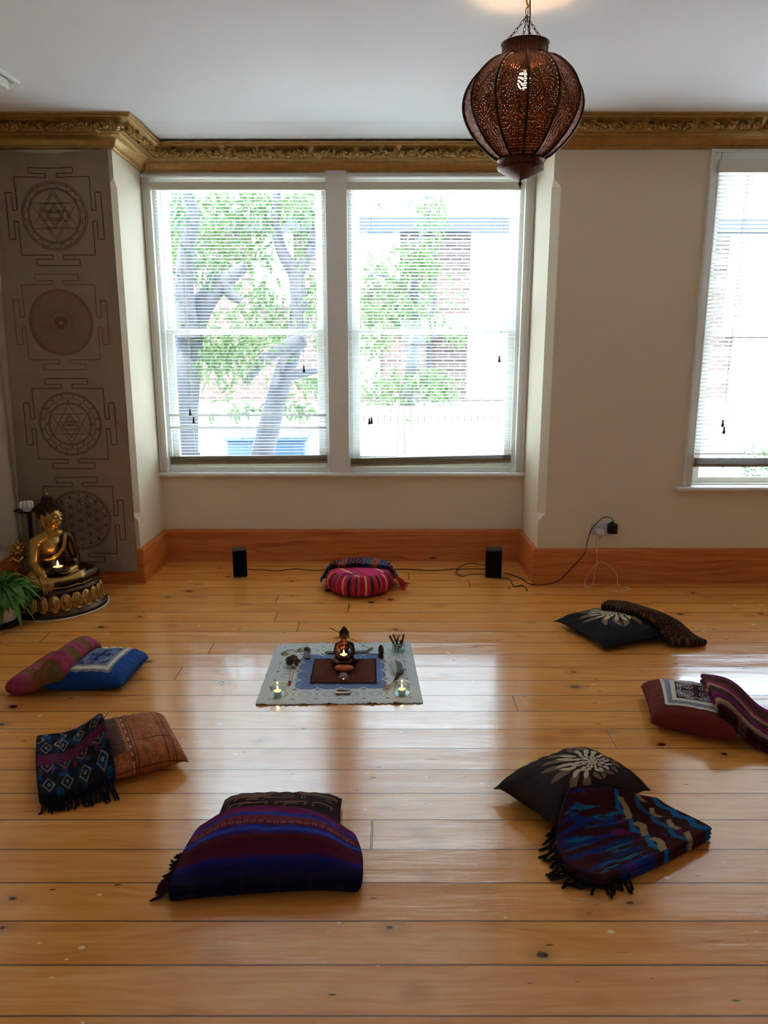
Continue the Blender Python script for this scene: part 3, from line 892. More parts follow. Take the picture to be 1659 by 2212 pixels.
# ================================================================ CUSHIONS
class Pillow:
    """corners A back-left, B back-right, C front-right, D front-left on the floor plan; s, t in -1..1"""
    def __init__(p, A, B, C_, D, seam=0.05, H=0.07, pw=0.5, pin=0.05, wrinkle=0.003, seed=1, droop=0.4):
        p.q = [Vector((v[0], v[1])) for v in (A, B, C_, D)]
        p.seam, p.H, p.pw, p.pin, p.wr, p.seed, p.droop = seam, H, pw, pin, wrinkle, seed, droop
    def xy(p, s, t):
        s2 = s * (1 - p.pin * (1 - t * t) * s * s); t2 = t * (1 - p.pin * (1 - s * s) * t * t)
        u, v = (s2 + 1) / 2, (t2 + 1) / 2
        A, B, C_, D = p.q
        return D * (1 - u) * (1 - v) + C_ * u * (1 - v) + A * (1 - u) * v + B * u * v
    def g(p, s, t): return max(0.0, (1 - s ** 4) * (1 - t ** 4) * 0.5 + (1 - s * s) * (1 - t * t) * 0.5) ** p.pw
    def zs(p, s, t): return p.seam * (1 - p.droop * (s * t) ** 4) + 0.004
    def top(p, s, t):
        q = p.xy(s, t); g = p.g(s, t)
        w = noise.noise(Vector((s * 3.1 + p.seed * 7, t * 3.1, p.seed))) * 1.2 + noise.noise(Vector((s * 8 + p.seed, t * 8, 3.0))) * 0.6
        e = max(abs(s), abs(t))
        pk = math.sin((s if abs(t) > abs(s) else t) * 26 + p.seed) * sstep(0.55, 0.95, e) * (1 - sstep(0.95, 1.0, e)) * 0.6
        return Vector((q.x, q.y, p.zs(s, t) + p.H * g + p.wr * (w + pk) * min(1, g * 1.5)))
    def bot(p, s, t):
        q = p.xy(s, t); g = p.g(s, t)
        return Vector((q.x, q.y, max(0.002, p.zs(s, t) * (1 - min(1, g * 1.25)))))
    def mesh(p, n=44):
        m = MB()
        k = lambda a: math.sin((a * 2 - 1) * PI / 2) * 0.6 + (a * 2 - 1) * 0.4
        m.grid(lambda u, v: p.top(k(u), k(v)), n, n)
        m.grid(lambda u, v: p.bot(k(u), k(v)), n, n, flip=True)
        # weld the two halves along the seam
        N = n + 1
        ring = [i * N + j for i in range(N) for j in range(N) if i in (0, n) or j in (0, n)]
        mp = {r + N * N: r for r in ring}
        m.f = [tuple(mp.get(i, i) for i in f) for f in m.f]
        return m
    def on(p, s, t, e=0.0015):
        a = p.top(s, t); d = 0.02
        n = (p.top(min(1, s + d), t) - p.top(max(-1, s - d), t)).cross(p.top(s, min(1, t + d)) - p.top(s, max(-1, t - d))).normalized()
        return a + n * e
    def seamline(p, r=0.0025, inset=1.0):
        pts = []
        for (a, b) in (((-1, -1), (1, -1)), ((1, -1), (1, 1)), ((1, 1), (-1, 1)), ((-1, 1), (-1, -1))):
            for k in range(20):
                s, t = lerp(a[0], b[0], k / 20), lerp(a[1], b[1], k / 20)
                pts.append(p.top(s, t))
        return MB().tube(pts, r, 6, closed=True)
    def base(p):
        c = p.xy(0, 0); return (c.x, c.y, 0)

def surf_poly(m, f, rows):
    """rows of (left, right) surface parameters"""
    I = [[m.vert(f(*q)) for q in r] for r in rows]
    for a, b in zip(I, I[1:]):
        for k in range(len(a) - 1): m.face((a[k], a[k + 1], b[k + 1], b[k]))
def surf_line(m, f, pts, w, e=None):
    """a thin flat line drawn on a surface through parameters pts"""
    P = [f(*q) for q in pts]
    d = 0.01
    ups = []
    for q in pts:
        a = f(q[0] + d, q[1]) - f(q[0] - d, q[1]); b = f(q[0], q[1] + d) - f(q[0], q[1] - d)
        n = a.cross(b)
        ups.append(n.normalized() if n.length > 0 else Vector((0, 0, 1)))
    m.ribbon(P, w, ups)
def petal_rows(c, ang, r0, r1, w, sx, sy, n=7, bend=0.0):
    rows = []
    for k in range(n + 1):
        t = k / n; r = lerp(r0, r1, t); a = ang + bend * t * t
        hw = w * (math.sin(PI * (0.12 + 0.88 * t)) ** 0.8) * (1 if k < n else 0.05)
        cx_, cy_ = c[0] + math.cos(a) * r * sx, c[1] + math.sin(a) * r * sy
        nx, ny = -math.sin(a) * hw * sx, math.cos(a) * hw * sy
        rows.append([(cx_ - nx, cy_ - ny), (cx_, cy_), (cx_ + nx, cy_ + ny)])
    return rows
M_beige = fabric('beige_felt', C(196, 176, 148), var=0.1)
M_taupe = fabric('taupe_felt', C(122, 92, 72), var=0.12)
def flower(p, c, R, seed, parent, long_dir):
    """cut-felt chrysanthemum"""
    r = random.Random(seed)
    m = MB()
    f = lambda s, t: p.on(max(-0.99, min(0.99, s)), max(-0.99, min(0.99, t)), 0.0022)
    for k in range(5):
        m.m = 0
        surf_poly(m, f, petal_rows(c, 2 * PI * k / 5 + 0.4, 0.0, R * 0.06, R * 0.03, 1, 1, 3))
    for ring, (n, r0, r1, w) in enumerate(((9, 0.06, 0.19, 0.038), (13, 0.18, 0.34, 0.050), (15, 0.32, 0.56, 0.064), (17, 0.52, 0.86, 0.080))):
        for k in range(n):
            a = 2 * PI * (k + 0.5 * (ring % 2)) / n + r.uniform(-0.06, 0.06)
            ln = 1 + (0.55 if ring == 3 else 0.25) * max(0, math.cos(a - long_dir)) - (0.25 if ring == 3 else 0) * max(0, -math.cos(a - long_dir))
            m.m = 0 if ring < 3 or (math.cos(a - long_dir) > -0.2) else 1
            surf_poly(m, f, petal_rows(c, a, R * r0, R * lerp(r0, r1, ln), R * w * r.uniform(0.85, 1.1), 1, 1, 7, r.uniform(-0.25, 0.25)))
    f2 = lambda s, t: p.on(max(-0.99, min(0.99, s)), max(-0.99, min(0.99, t)), 0.0012)
    for k in range(9):
        a = long_dir + lerp(-1.6, 1.6, k / 8); m.m = 1
        surf_poly(m, f2, petal_rows(c, a + 0.1, R * 0.72, R * 1.42, R * 0.12, 1, 1, 7, r.uniform(-0.3, 0.3)))
    o = m.build('flower_applique', [M_beige, M_taupe], parent)
    o['label'] = 'pale felt chrysanthemum sewn on the cushion'
    return o
def cushion(p, label, mats, group=None, seam_mat=None):
    root = thing('cushion', p.base(), label, 'cushion', group)
    p.mb = p.mesh()
    p.mb.build('cover', mats, root)
    if seam_mat: p.seamline().build('piping', seam_mat, root)
    return root

M_black = fabric('black_velvet', C(40, 38, 44), var=0.25)
M_dkbrown = fabric('dark_brown_velvet', C(52, 40, 38), var=0.25)
# --- black flower cushion, back right
pl = Pillow(at(1338, 1322, .03), at(1492, 1368, .03), at(1308, 1404, .02), at(1198, 1340, .03), 0.035, 0.075, 0.62, 0.05, 0.004, 2)
pl_black = pl
c = cushion(pl, 'black cushion with pale flower under a brown scarf, nearest the wall socket', M_black, None, M_black)
flower(pl, (-0.12, -0.02), 0.60, 3, c, -1.1)
# --- dark brown flower cushion, front right
pl = Pillow(at(1258, 1622, .05), at(1405, 1700, .05), at(1205, 1806, .02), at(1068, 1702, .04), 0.055, 0.085, 0.6, 0.05, 0.004, 5)
pl_brown = pl
c = cushion(pl, 'dark brown cushion with pale flower under the fringed ikat blanket', M_dkbrown, None, M_dkbrown)
flower(pl, (0.22, 0.26), 0.66, 8, c, -2.5)

# --- panelled cushions with an appliqued square
def spiral_panel(p, root, box, m_out, m_band, m_in, m_line, name):
    """box: s0, s1, t0, t1 ; three nested squares and a spiral labyrinth"""
    s0, s1, t0, t1 = box
    f = lambda e: (lambda s, t: p.on(max(-0.995, min(0.995, s)), max(-0.995, min(0.995, t)), e))
    def patch(m, k, e, a, b, c_, d):
        m.m = k; n = 26
        surf_poly(m, f(e), [[(lerp(a, b, i / n), lerp(c_, d, j / n)) for i in range(n + 1)] for j in range(n + 1)])
    m = MB()
    w, h = s1 - s0, t1 - t0
    patch(m, 0, 0.0024, s0, s1, t0, t1)
    patch(m, 1, 0.0034, s0 + w * .05, s1 - w * .05, t0 + h * .05, t1 - h * .05)
    patch(m, 0, 0.0044, s0 + w * .13, s1 - w * .13, t0 + h * .13, t1 - h * .13)
    patch(m, 2, 0.0054, s0 + w * .20, s1 - w * .20, t0 + h * .20, t1 - h * .20)
    m.m = 3; g = f(0.0066)
    cx_, cy_ = (s0 + s1) / 2, (t0 + t1) / 2; rx, ry = w * 0.29, h * 0.29
    for qx in (-1, 1):
        for qy in (-1, 1):
            ox, oy = cx_ + qx * rx * 0.42, cy_ + qy * ry * 0.42
            pts = []
            for k in range(60):
                a = k / 59 * 2 * PI * 2.3; r = lerp(0.04, 0.36, k / 59)
                pts.append((ox + math.cos(a * qx * qy + (0 if qx > 0 else PI)) * r * rx, oy + math.sin(a * qx * qy + (0 if qx > 0 else PI)) * r * ry))
            surf_line(m, g, pts, 0.0042)
    for rr in (0.93, 1.06, 1.19):
        for q in range(4):
            pts = []
            for k in range(19):
                a = PI / 2 * q - PI / 4 + lerp(-0.62, 0.62, k / 18)
                sc = rr * (0.86 + 0.10 * abs(math.cos(2 * a)))
                pts.append((cx_ + math.cos(a) * rx * sc, cy_ + math.sin(a) * ry * sc))
            surf_line(m, g, pts, 0.0040)
    for e_ in (0.235, 0.27):
        a, b, c_, d = s0 + w * e_, s1 - w * e_, t0 + h * e_, t1 - h * e_
        pts = [(lerp(a, b, k / 10), c_) for k in range(10)] + [(b, lerp(c_, d, k / 10)) for k in range(10)] + [(lerp(b, a, k / 10), d) for k in range(10)] + [(a, lerp(d, c_, k / 10)) for k in range(11)]
        surf_line(m, g, pts, 0.0035)
    o = m.build(name, [m_out, m_band, m_in, m_line], root)
    return o
M_maroon = fabric('maroon_cotton', C(112, 42, 34), var=0.2)
M_blue = fabric('royal_blue_cotton', C(30, 72, 142), var=0.2)
M_cream = fabric('cream_cotton', C(214, 206, 188), var=0.08)
M_grey = fabric('lavender_grey_cotton', C(140, 134, 150), var=0.1)
M_navy = fabric('navy_cotton', C(36, 46, 98), var=0.15)
M_wine = fabric('dark_wine_cotton', C(74, 30, 32), var=0.15)
M_thread = fabric('pale_thread', C(186, 178, 184), var=0.05)
M_thread_b = fabric('pale_blue_thread', C(132, 146, 190), var=0.05)
pl = Pillow(at(1385, 1474, .06), at(1600, 1500, .06), at(1590, 1592, .05), at(1407, 1555, .05), 0.055, 0.06, 0.34, 0.03, 0.003, 7)
pl_maroon = pl
c = cushion(pl, 'maroon cushion with a cream-bordered spiral panel, partly under a magenta blanket', M_maroon, None, M_maroon)
spiral_panel(pl, c, (-0.66, 0.80, -0.70, 0.88), M_cream, M_grey, M_wine, M_thread, 'spiral_panel')['label'] = 'cream bordered square panel of spiral embroidery'
pl = Pillow(at(195, 1410, .06), at(320, 1410, .06), at(264, 1484, .03), at(90, 1488, .03), 0.050, 0.06, 0.34, 0.03, 0.003, 9)
pl_blue = pl
c = cushion(pl, 'blue cushion with a white-bordered embroidered square beside the pink rolled blanket', M_blue, None, M_blue)
spiral_panel(pl, c, (-0.62, 0.66, -0.86, 0.88), M_grey, M_cream, M_navy, M_thread_b, 'embroidered_panel')['label'] = 'white bordered navy square of line embroidery'

# --- orange patchwork cushion
def patchwork():
    t = T('rust_patchwork_cotton')
    u, v = t.uv()
    n = t.noise(t.vec(u, v), 5, 5); n2 = t.noise(t.vec(u, v), 40, 4)
    base = t.ramp(n * 0.5 + n2 * 0.5, [(0.3, C(120, 58, 28)), (0.5, C(168, 92, 50)), (0.7, C(192, 124, 78))])
    base = t.mix(u.band(0.20, 0.36) * v.band(0.18, 0.84) * 0.8, base, C(92, 62, 56))
    base = t.mix(u.band(0.13, 0.17) + u.band(0.39, 0.43) + u.band(0.72, 0.74) + u.band(0.80, 0.83), base, C(126, 66, 34))
    dots = ((v * 60).sin() > 0.2) * u.band(0.395, 0.41, 0.003)
    base = t.mix(dots * 0.7, base, C(214, 176, 120))
    seams = (v.band(0.295, 0.305, 0.004) * u.band(0.1, 0.9)).max(u.band(0.445, 0.452, 0.003)).max(u.band(0.185, 0.192, 0.003)).max(u.band(0.775, 0.782, 0.003))
    base = t.mix(seams * 0.8, base, C(70, 32, 18))
    orn = ((u * 130).sin() * (v * 90).sin()).abs() > 0.55
    base = t.mix(orn * u.band(0.21, 0.35) * v.band(0.2, 0.82) * 0.5, base, C(54, 38, 44))
    t.bump(n2 * 0.6 - seams, 0.4, 0.004)
    return t.done(base, 0.8, 0, 0.25)
pl = Pillow(at(190, 1576, .05), at(355, 1546, .05), at(405, 1642, .04), at(222, 1690, .04), 0.05, 0.075, 0.5, 0.05, 0.005, 4)
pl_orange = pl
c = cushion(pl, 'rust orange patchwork cushion beside the tasselled dark shawl', patchwork(), None, fabric('rust_piping', C(110, 52, 28)))

# --- dark embroidered cushion, front middle
M_ebrown = fabric('dark_embroidered_cotton', C(48, 30, 30), var=0.2)
M_ethread = fabric('copper_thread', C(150, 104, 78), var=0.1)
A_, B_ = at(487, 1724, .03), at(738, 1722, .03)
pl = Pillow(A_, B_, (B_.x + 0.02, B_.y - 0.40), (A_.x - 0.02, A_.y - 0.40), 0.030, 0.062, 0.45, 0.04, 0.003, 6)
pl_emb = pl
c = cushion(pl, 'dark brown cushion with copper maze embroidery behind the purple blanket', M_ebrown, None, M_ebrown)
m = MB(); g = lambda s, t: pl_emb.on(max(-0.99, min(0.99, s)), max(-0.99, min(0.99, 0.46 + (t - 0.36) * 0.50)), 0.002)
def zig(a, b, n, amp):
    P = []
    for k in range(n * 2 + 1):
        q = k / (n * 2); x, y = lerp(a[0], b[0], q), lerp(a[1], b[1], q)
        P.append((x, y + (amp if k % 2 else -amp)))
    return P
def pline(pts, n=6): 
    out = []
    for a, b in zip(pts, pts[1:]): out += [(lerp(a[0], b[0], k / n), lerp(a[1], b[1], k / n)) for k in range(n)]
    return out + [pts[-1]]
for off_ in (0, 0.045):
    o_ = off_
    for P in ([(-0.72, 0.45 + o_), (-0.72, 0.70 - o_), (-0.15, 0.74 - o_), (-0.15, 0.62 + o_), (-0.5, 0.58 + o_)],
              [(-0.55, 0.46 + o_), (-0.35, 0.46 + o_), (-0.35, 0.36)], [(-0.25, 0.36), (-0.25, 0.54 - o_), (0.22, 0.58 - o_), (0.22, 0.72 - o_), (0.02, 0.72 - o_)],
              [(0.36 + o_, 0.42 + o_), (0.36 + o_, 0.78 - o_), (0.78 - o_, 0.72 - o_), (0.86 - o_, 0.40)],):
        surf_line(m, g, pline(P), 0.0028)
for P in ([(-0.80, 0.02), (-0.80, 0.26), (-0.45, 0.30)], [(-0.62, 0.04), (-0.62, 0.18), (-0.2, 0.22), (-0.2, 0.0)], [(-0.05, 0.0), (-0.05, 0.22), (0.42, 0.24), (0.42, 0.02)], [(0.1, 0.0), (0.1, 0.12), (0.3, 0.12)], [(0.55, 0.0), (0.55, 0.26), (0.85, 0.22), (0.85, 0.0)]):
    surf_line(m, g, pline(P), 0.0028); surf_line(m, g, pline([(s_ + 0.03, t_ + 0.03) for s_, t_ in P]), 0.0024)
for t_ in (0.80, 0.86, 0.91, 0.955):
    surf_line(m, g, zig((-0.93, t_ - 0.1), (-0.1, t_), 26, 0.010), 0.0024)
    surf_line(m, g, zig((0.3, t_), (0.95, t_ - 0.12), 22, 0.010), 0.0024)
for s_ in (-0.95, -0.90, -0.84):
    surf_line(m, g, zig((s_, 0.2), (s_ + 0.03, 0.75), 16, 0.0), 0.0026)
surf_line(m, g, zig((-0.65, 0.64), (-0.2, 0.68), 14, 0.012), 0.0022); surf_line(m, g, zig((-0.2, 0.50), (0.2, 0.53), 12, 0.012), 0.0022)
m.build('maze_embroidery', M_ethread, c)

# --- round cushion in the bay
def plaid():
    t = T('pink_striped_cotton')
    x, y, z = t.xyz('Object')
    a = y.atan2(x); r = (x * x + y * y).sqrt()
    st = (a * 1.432 + 0.2).frac()
    side = t.ramp(st, [(0.0, C(176, 34, 62)), (0.22, C(226, 168, 130)), (0.30, C(196, 44, 78)), (0.46, C(88, 48, 60)), (0.62, C(186, 40, 70)), (0.80, C(96, 60, 72)), (0.90, C(204, 60, 90))], True)
    ln = (x * 0.8 + y * 0.6)
    top = t.ramp((ln * 5.5 + 0.1).frac(), [(0.0, C(200, 44, 104)), (0.42, C(214, 84, 120)), (0.50, C(222, 170, 140)), (0.58, C(196, 40, 96)), (0.78, C(150, 40, 66)), (0.86, C(200, 46, 100))], True)
    c = t.mix(r.ramp(0.165, 0.18), top, side)
    t.bump(t.noise(scale=500, detail=1) * 0.4 + (a * 40).sin() * 0.1, 0.4, 0.004)
    return t.done(c, 0.85, 0, 0.2)
zc_ = at(777, 1272, 0.0)
ZX, ZY = zc_.x, 4.775
zafu = thing('round_cushion', (ZX, ZY, 0), 'round pink striped meditation cushion with a patterned shawl, between the black speakers', 'cushion')
m = MB(); prof = []
for k in range(25):
    a = -PI / 2 + PI * k / 24
    prof.append((0.145 + 0.075 * max(0, math.cos(a)) ** 0.7 if abs(math.cos(a)) > 1e-6 else 0.145, 0.070 + 0.068 * math.sin(a)))
prof = [(0.001, 0.002), (0.08, 0.002)] + prof + [(0.10, 0.140), (0.05, 0.143), (0.001, 0.144)]
m.lathe(prof, 72, (ZX, ZY, 0), cap=False)
for i, v in enumerate(m.v):
    d = Vector((v.x - ZX, v.y - ZY)); r = d.length; a = math.atan2(d.y, d.x)
    k = sstep(0.10, 0.19, r) * (1 - sstep(0.205, 0.225, r)) * (0.004 * math.sin(a * 36))
    v.z += k * (1 if v.z > 0.07 else 0)
zafu_mb = m
m.build('cover', plaid(), zafu)
m = MB()
M_black_thread = fabric('black_stitching', C(30, 22, 26))
for s_, a0 in ((-1, 0), (1, 0)):
    P = [Vector((ZX - 0.06 + 0.045 * math.cos(q) * 0.8, ZY - 0.14 + 0.012 * math.sin(q * 1.0), 0.1425)) for q in [2 * PI * k / 16 for k in range(17)]]
m.ribbon(P, 0.006)
for k in range(8): m.ball((ZX - 0.10 + k * 0.012, ZY - 0.14 + (0.004 if k % 2 else -0.004), 0.143), 0.004, 6, 4)
m.build('embroidered_motif', M_black_thread, zafu)

# ================================================================ BLANKETS AND SHAWLS
def heights(under, x0, x1, y0, y1, step=0.012, grow=2, blur=2):
    nx, ny = int((x1 - x0) / step) + 2, int((y1 - y0) / step) + 2
    H = [[0.0] * ny for _ in range(nx)]
    for i in range(nx):
        for j in range(ny):
            for b in under:
                hit = b.ray_cast(Vector((x0 + i * step, y0 + j * step, 1.0)), Vector((0, 0, -1)))
                if hit[0] is not None: H[i][j] = max(H[i][j], hit[0].z)
    def pas(H, fn, r):
        G = [[fn([H[max(0, min(nx - 1, i + d))][j] for d in range(-r, r + 1)]) for j in range(ny)] for i in range(nx)]
        return [[fn([G[i][max(0, min(ny - 1, j + d))] for d in range(-r, r + 1)]) for j in range(ny)] for i in range(nx)]
    if grow: H = pas(H, max, grow)
    for _ in range(2): H = pas(H, lambda a: sum(a) / len(a), max(1, blur))
    def f(x, y):
        a, b = (x - x0) / step, (y - y0) / step
        i, j = max(0, min(nx - 2, int(a))), max(0, min(ny - 2, int(b))); a = min(1, max(0, a - i)); b = min(1, max(0, b - j))
        return (H[i][j] * (1 - a) + H[i + 1][j] * a) * (1 - b) + (H[i][j + 1] * (1 - a) + H[i + 1][j + 1] * a) * b
    return f
class Blanket:
    """folded cloth on a quad A back-left, B back-right, C front-right, D front-left, lying over whatever is under it"""
    def __init__(k, A, B, C_, D, thick=0.03, under=(), layers=2, hfun=None, roundc=0.10, seed=1, wr=0.004, bow=(0, 0, 0, 0), grow=2, blur=3):
        k.q = [Vector((v[0], v[1])) for v in (A, B, C_, D)]; k.T, k.layers, k.h, k.rc, k.seed, k.wr, k.bow = thick, layers, hfun, roundc, seed, wr, bow
        xs, ys = [v.x for v in k.q], [v.y for v in k.q]
        k.base = heights(under, min(xs) - .08, max(xs) + .08, min(ys) - .08, max(ys) + .08, grow=grow, blur=blur) if under else (lambda x, y: 0.0)
    def xy(k, u, v):
        s, t = u * 2 - 1, v * 2 - 1
        s2, t2 = s * math.sqrt(max(0, 1 - k.rc * t * t)), t * math.sqrt(max(0, 1 - k.rc * s * s))
        # bow: outward bulge of the front, right, back, left edges (fraction)
        bf, br, bb, bl = k.bow
        t2 += (-bf * (1 - s * s) * max(0, -t)) + (bb * (1 - s * s) * max(0, t))
        s2 += (br * (1 - t * t) * max(0, s)) - (bl * (1 - t * t) * max(0, -s))
        u, v = (s2 + 1) / 2, (t2 + 1) / 2
        A, B, C_, D = k.q
        return D * (1 - u) * (1 - v) + C_ * u * (1 - v) + A * (1 - u) * v + B * u * v
    def thick(k, u, v): return k.T if k.h is None else k.T * k.h(u, v)
    def top(k, u, v):
        p = k.xy(u, v); b = k.base(p.x, p.y)
        w = noise.noise(Vector((u * 3 + k.seed * 5, v * 3, k.seed))) + 0.5 * noise.noise(Vector((u * 9, v * 9 + k.seed, 1.0)))
        e = min(u, 1 - u, v, 1 - v)
        return Vector((p.x, p.y, b + k.thick(u, v) + 0.003 + k.wr * w * sstep(0, 0.15, e)))
    def mesh(k, n=56):
        m = MB()
        I = m.grid(k.top, n, n)
        ring = [(i, 0) for i in range(n)] + [(n, j) for j in range(n)] + [(i, n) for i in range(n, 0, -1)] + [(0, j) for j in range(n, 0, -1)]
        prev = [I[i][j] for i, j in ring]; uvs = [(i / n, j / n) for i, j in ring]; N = len(ring)
        cen = sum((k.q[i] for i in range(4)), Vector((0, 0))) / 4
        pts = [m.v[q].copy() for q in prev]
        outs = []
        for i in range(N):
            d = pts[(i + 1) % N] - pts[i - 1]
            o = Vector((d.y, -d.x, 0))
            outs.append(o.normalized() if o.length > 1e-7 else Vector((0, 0, 0)))
        outs = [((outs[i - 2] + outs[i - 1] + outs[i] + outs[(i + 1) % N] + outs[(i + 2) % N]) / 5) for i in range(N)]
        steps = []
        for L in range(k.layers):
            for a in (30, 65, 90, 115, 150, 180):
                steps.append((1 - (L + (1 - math.cos(math.radians(a))) / 2) / k.layers, math.sin(math.radians(a))))
        steps[-1] = (0.0, 0.0)
        for fr, bulge in steps:
            cur = []
            for i in range(N):
                p = pts[i]; u, v = uvs[i]; th = k.thick(u, v)
                o = outs[i] * bulge * th / k.layers * 0.5
                z0 = max(0.002, p.z - th)
                cur.append(m.vert((p.x + o.x, p.y + o.y, z0 + (p.z - z0) * fr)))
            for i in range(N):
                j = (i + 1) % N
                m.face((prev[i], cur[i], cur[j], prev[j]), [uvs[i], uvs[i], uvs[j], uvs[j]])
            prev = cur
        # underside follows what it lies on
        J = {}
        for (i, j), q in zip(ring, prev): J[(i, j)] = q
        for i in range(1, n):
            for j in range(1, n):
                p = k.xy(i / n, j / n); J[(i, j)] = m.vert((p.x, p.y, k.base(p.x, p.y) + 0.002))
        for i in range(n):
            for j in range(n): m.face((J[(i, j)], J[(i, j + 1)], J[(i + 1, j + 1)], J[(i + 1, j)]))
        return m
    def fringe(k, edge, n, L, r, seed, spread=0.35, drop=None):
        """twisted tassels along an edge given as ((u0,v0),(u1,v1)) pointing outward"""
        m = MB(); rd = random.Random(seed); (a, b) = edge
        cen = k.xy(0.5, 0.5)
        for i in range(n):
            t = (i + 0.5 + rd.uniform(-0.3, 0.3)) / n
            u, v = lerp(a[0], b[0], t), lerp(a[1], b[1], t)
            p = k.xy(u, v); e = 0.04
            d = (p - k.xy(u + (0.5 - u) * e * (1 if abs(a[0] - b[0]) < 0.5 else 0), v + (0.5 - v) * e * (1 if abs(a[1] - b[1]) < 0.5 else 0)))
            d = Vector((d.x, d.y, 0)).normalized()
            z = k.base(p.x, p.y) + k.thick(u, v) * rd.uniform(0.15, 0.7) + 0.004
            sd = Vector((-d.y, d.x, 0)) * rd.uniform(-spread, spread)
            pts = [Vector((p.x, p.y, z)) - d * 0.015]
            ll = L * rd.uniform(0.6, 1.15)
            for s in range(1, 6):
                q = s / 5
                xy_ = Vector((p.x, p.y, 0)) + (d + sd * q) * ll * q + Vector((rd.uniform(-1, 1), rd.uniform(-1, 1), 0)) * 0.004
                pts.append(Vector((xy_.x, xy_.y, max(r + 0.001, lerp(z, r + 0.001, min(1, q * 1.3))) + rd.uniform(0, 0.003))))
            m.tube(pts, [r * 0.8, r, r * 0.9, r, r * 1.1, r * 0.7], 5)
        return m
def blanket(k, name, label, cat, mat, fringes=(), fmat=None, group=None):
    p = k.xy(0.5, 0.5)
    root = thing(name, (p.x, p.y, 0), label, cat, group)
    k.mb = k.mesh()
    k.mb.build('cloth', mat, root, angle=75)
    for f in fringes:
        k.fringe(*f).build('fringe', fmat or mat, root)
    return root

def cloth_mat(name, fn, rough=0.95, weave=700):
    t = T(name); u, v = t.uv()
    c, h = fn(t, u, v)
    w = t.noise(scale=weave, detail=1); w2 = t.noise(scale=55, detail=4)
    t.bump(w * 0.35 + w2 * 0.5 + (h if h is not None else w * 0), 0.5, 0.004)
    return t.done(c, rough, 0, 0.15)
def purple_stripes(t, u, v):
    wob = (t.noise(t.vec(u * 3, v * 3), 2, 3) - 0.5) * 0.05
    q = v + wob
    blot = t.noise(t.vec(u * 5, v * 9), 3, 4)
    c = t.ramp(q, [(0.0, C(18, 16, 44)), (0.16, C(22, 22, 76)), (0.24, C(30, 34, 112)), (0.30, C(84, 26, 48)), (0.44, C(76, 20, 32)), (0.52, C(92, 32, 48)), (0.56, C(44, 46, 122)), (0.60, C(52, 76, 186)), (0.645, C(44, 46, 130)), (0.67, C(98, 32, 54)), (0.80, C(118, 42, 58)), (0.84, C(46, 56, 150)), (0.89, C(50, 52, 136)), (0.93, C(134, 32, 82)), (1.0, C(98, 24, 74))])
    c = t.mix(blot.ramp(0.45, 0.75) * 0.5, c, t.mix(v.band(0.66, 0.82, 0.02), C(70, 16, 44), C(120, 60, 50)))
    du = (u * 22).frac() - 0.5; dv = (q - 0.715) * 16
    r = (du * du + dv * dv * 0.9).sqrt()
    c = t.mix(r.band(0.22, 0.36, 0.04) * 0.8, c, C(172, 108, 104))
    sp = ((u * 60).sin() * (v * 160).sin()) > 0.3
    c = t.mix(sp * v.band(0.75, 0.81, 0.008) * 0.4, c, C(150, 82, 70))
    return c, None
def ikat(t, u, v):
    jag = ((u * 17.0).frac() - 0.5).abs() * 0.10 + (t.noise(t.vec(u * 24, v * 3), 1.5, 4) - 0.5) * 0.12
    q = v + jag
    base = t.mix(t.noise(t.vec(u, v), 6, 4), C(44, 16, 18), C(70, 28, 30))
    blue = C(22, 96, 140); tan = C(146, 122, 86)
    n1 = t.noise(t.vec(u * 2.4, v * 9.0, 2.0), 1.3, 3); n2 = t.noise(t.vec(u * 2.4, v * 9.0, 6.0), 1.3, 3)
    c = t.mix(u.band(0.02, 0.42, 0.05) * n1.ramp(0.50, 0.58), base, C(26, 44, 108))
    c = t.mix(u.band(0.05, 0.5, 0.05) * n2.ramp(0.57, 0.63), c, C(24, 92, 128))
    c = t.mix(u.band(0.1, 0.9, 0.05) * t.noise(t.vec(u * 5, v * 3, 9.0), 1.6, 3).ramp(0.60, 0.66) * 0.8, c, C(96, 24, 78))
    s = u + (t.noise(t.vec(u * 3, v * 12), 1.5, 3) - 0.5) * 0.05
    zz = ((v * 3.0).frac() - 0.5).abs() * 0.10
    c = t.mix((s - zz).band(0.46, 0.505, 0.008), c, blue)
    c = t.mix((s + zz).band(0.535, 0.60, 0.006) * (((v * 3.0 + 0.2).frac()) > 0.22), c, tan)
    c = t.mix((s - zz).band(0.68, 0.73, 0.012), c, C(28, 80, 124))
    c = t.mix((s + zz).band(0.80, 0.85, 0.006) * (((v * 3.0 + 0.6).frac()) > 0.3), c, tan)
    c = t.mix((s - zz).band(0.89, 0.95, 0.01), c, C(24, 90, 130))
    return c, None
def magenta(t, u, v):
    wob = (t.noise(t.vec(u * 3, v * 8), 2, 4) - 0.5) * 0.16
    q = v + wob
    c = t.ramp(q, [(0.0, C(60, 14, 30)), (0.12, C(170, 140, 110)), (0.16, C(92, 24, 40)), (0.26, C(130, 20, 92)), (0.36, C(44, 44, 34)), (0.44, C(86, 40, 34)), (0.52, C(176, 140, 112)), (0.57, C(150, 26, 96)), (0.66, C(96, 46, 36)), (0.78, C(60, 48, 34)), (0.86, C(110, 20, 70)), (1.0, C(132, 22, 96))])
    st = t.noise(t.vec(u * 22, v * 2), 1, 3)
    return t.mix(st.ramp(0.45, 0.7) * 0.4, c, C(74, 24, 30)), None
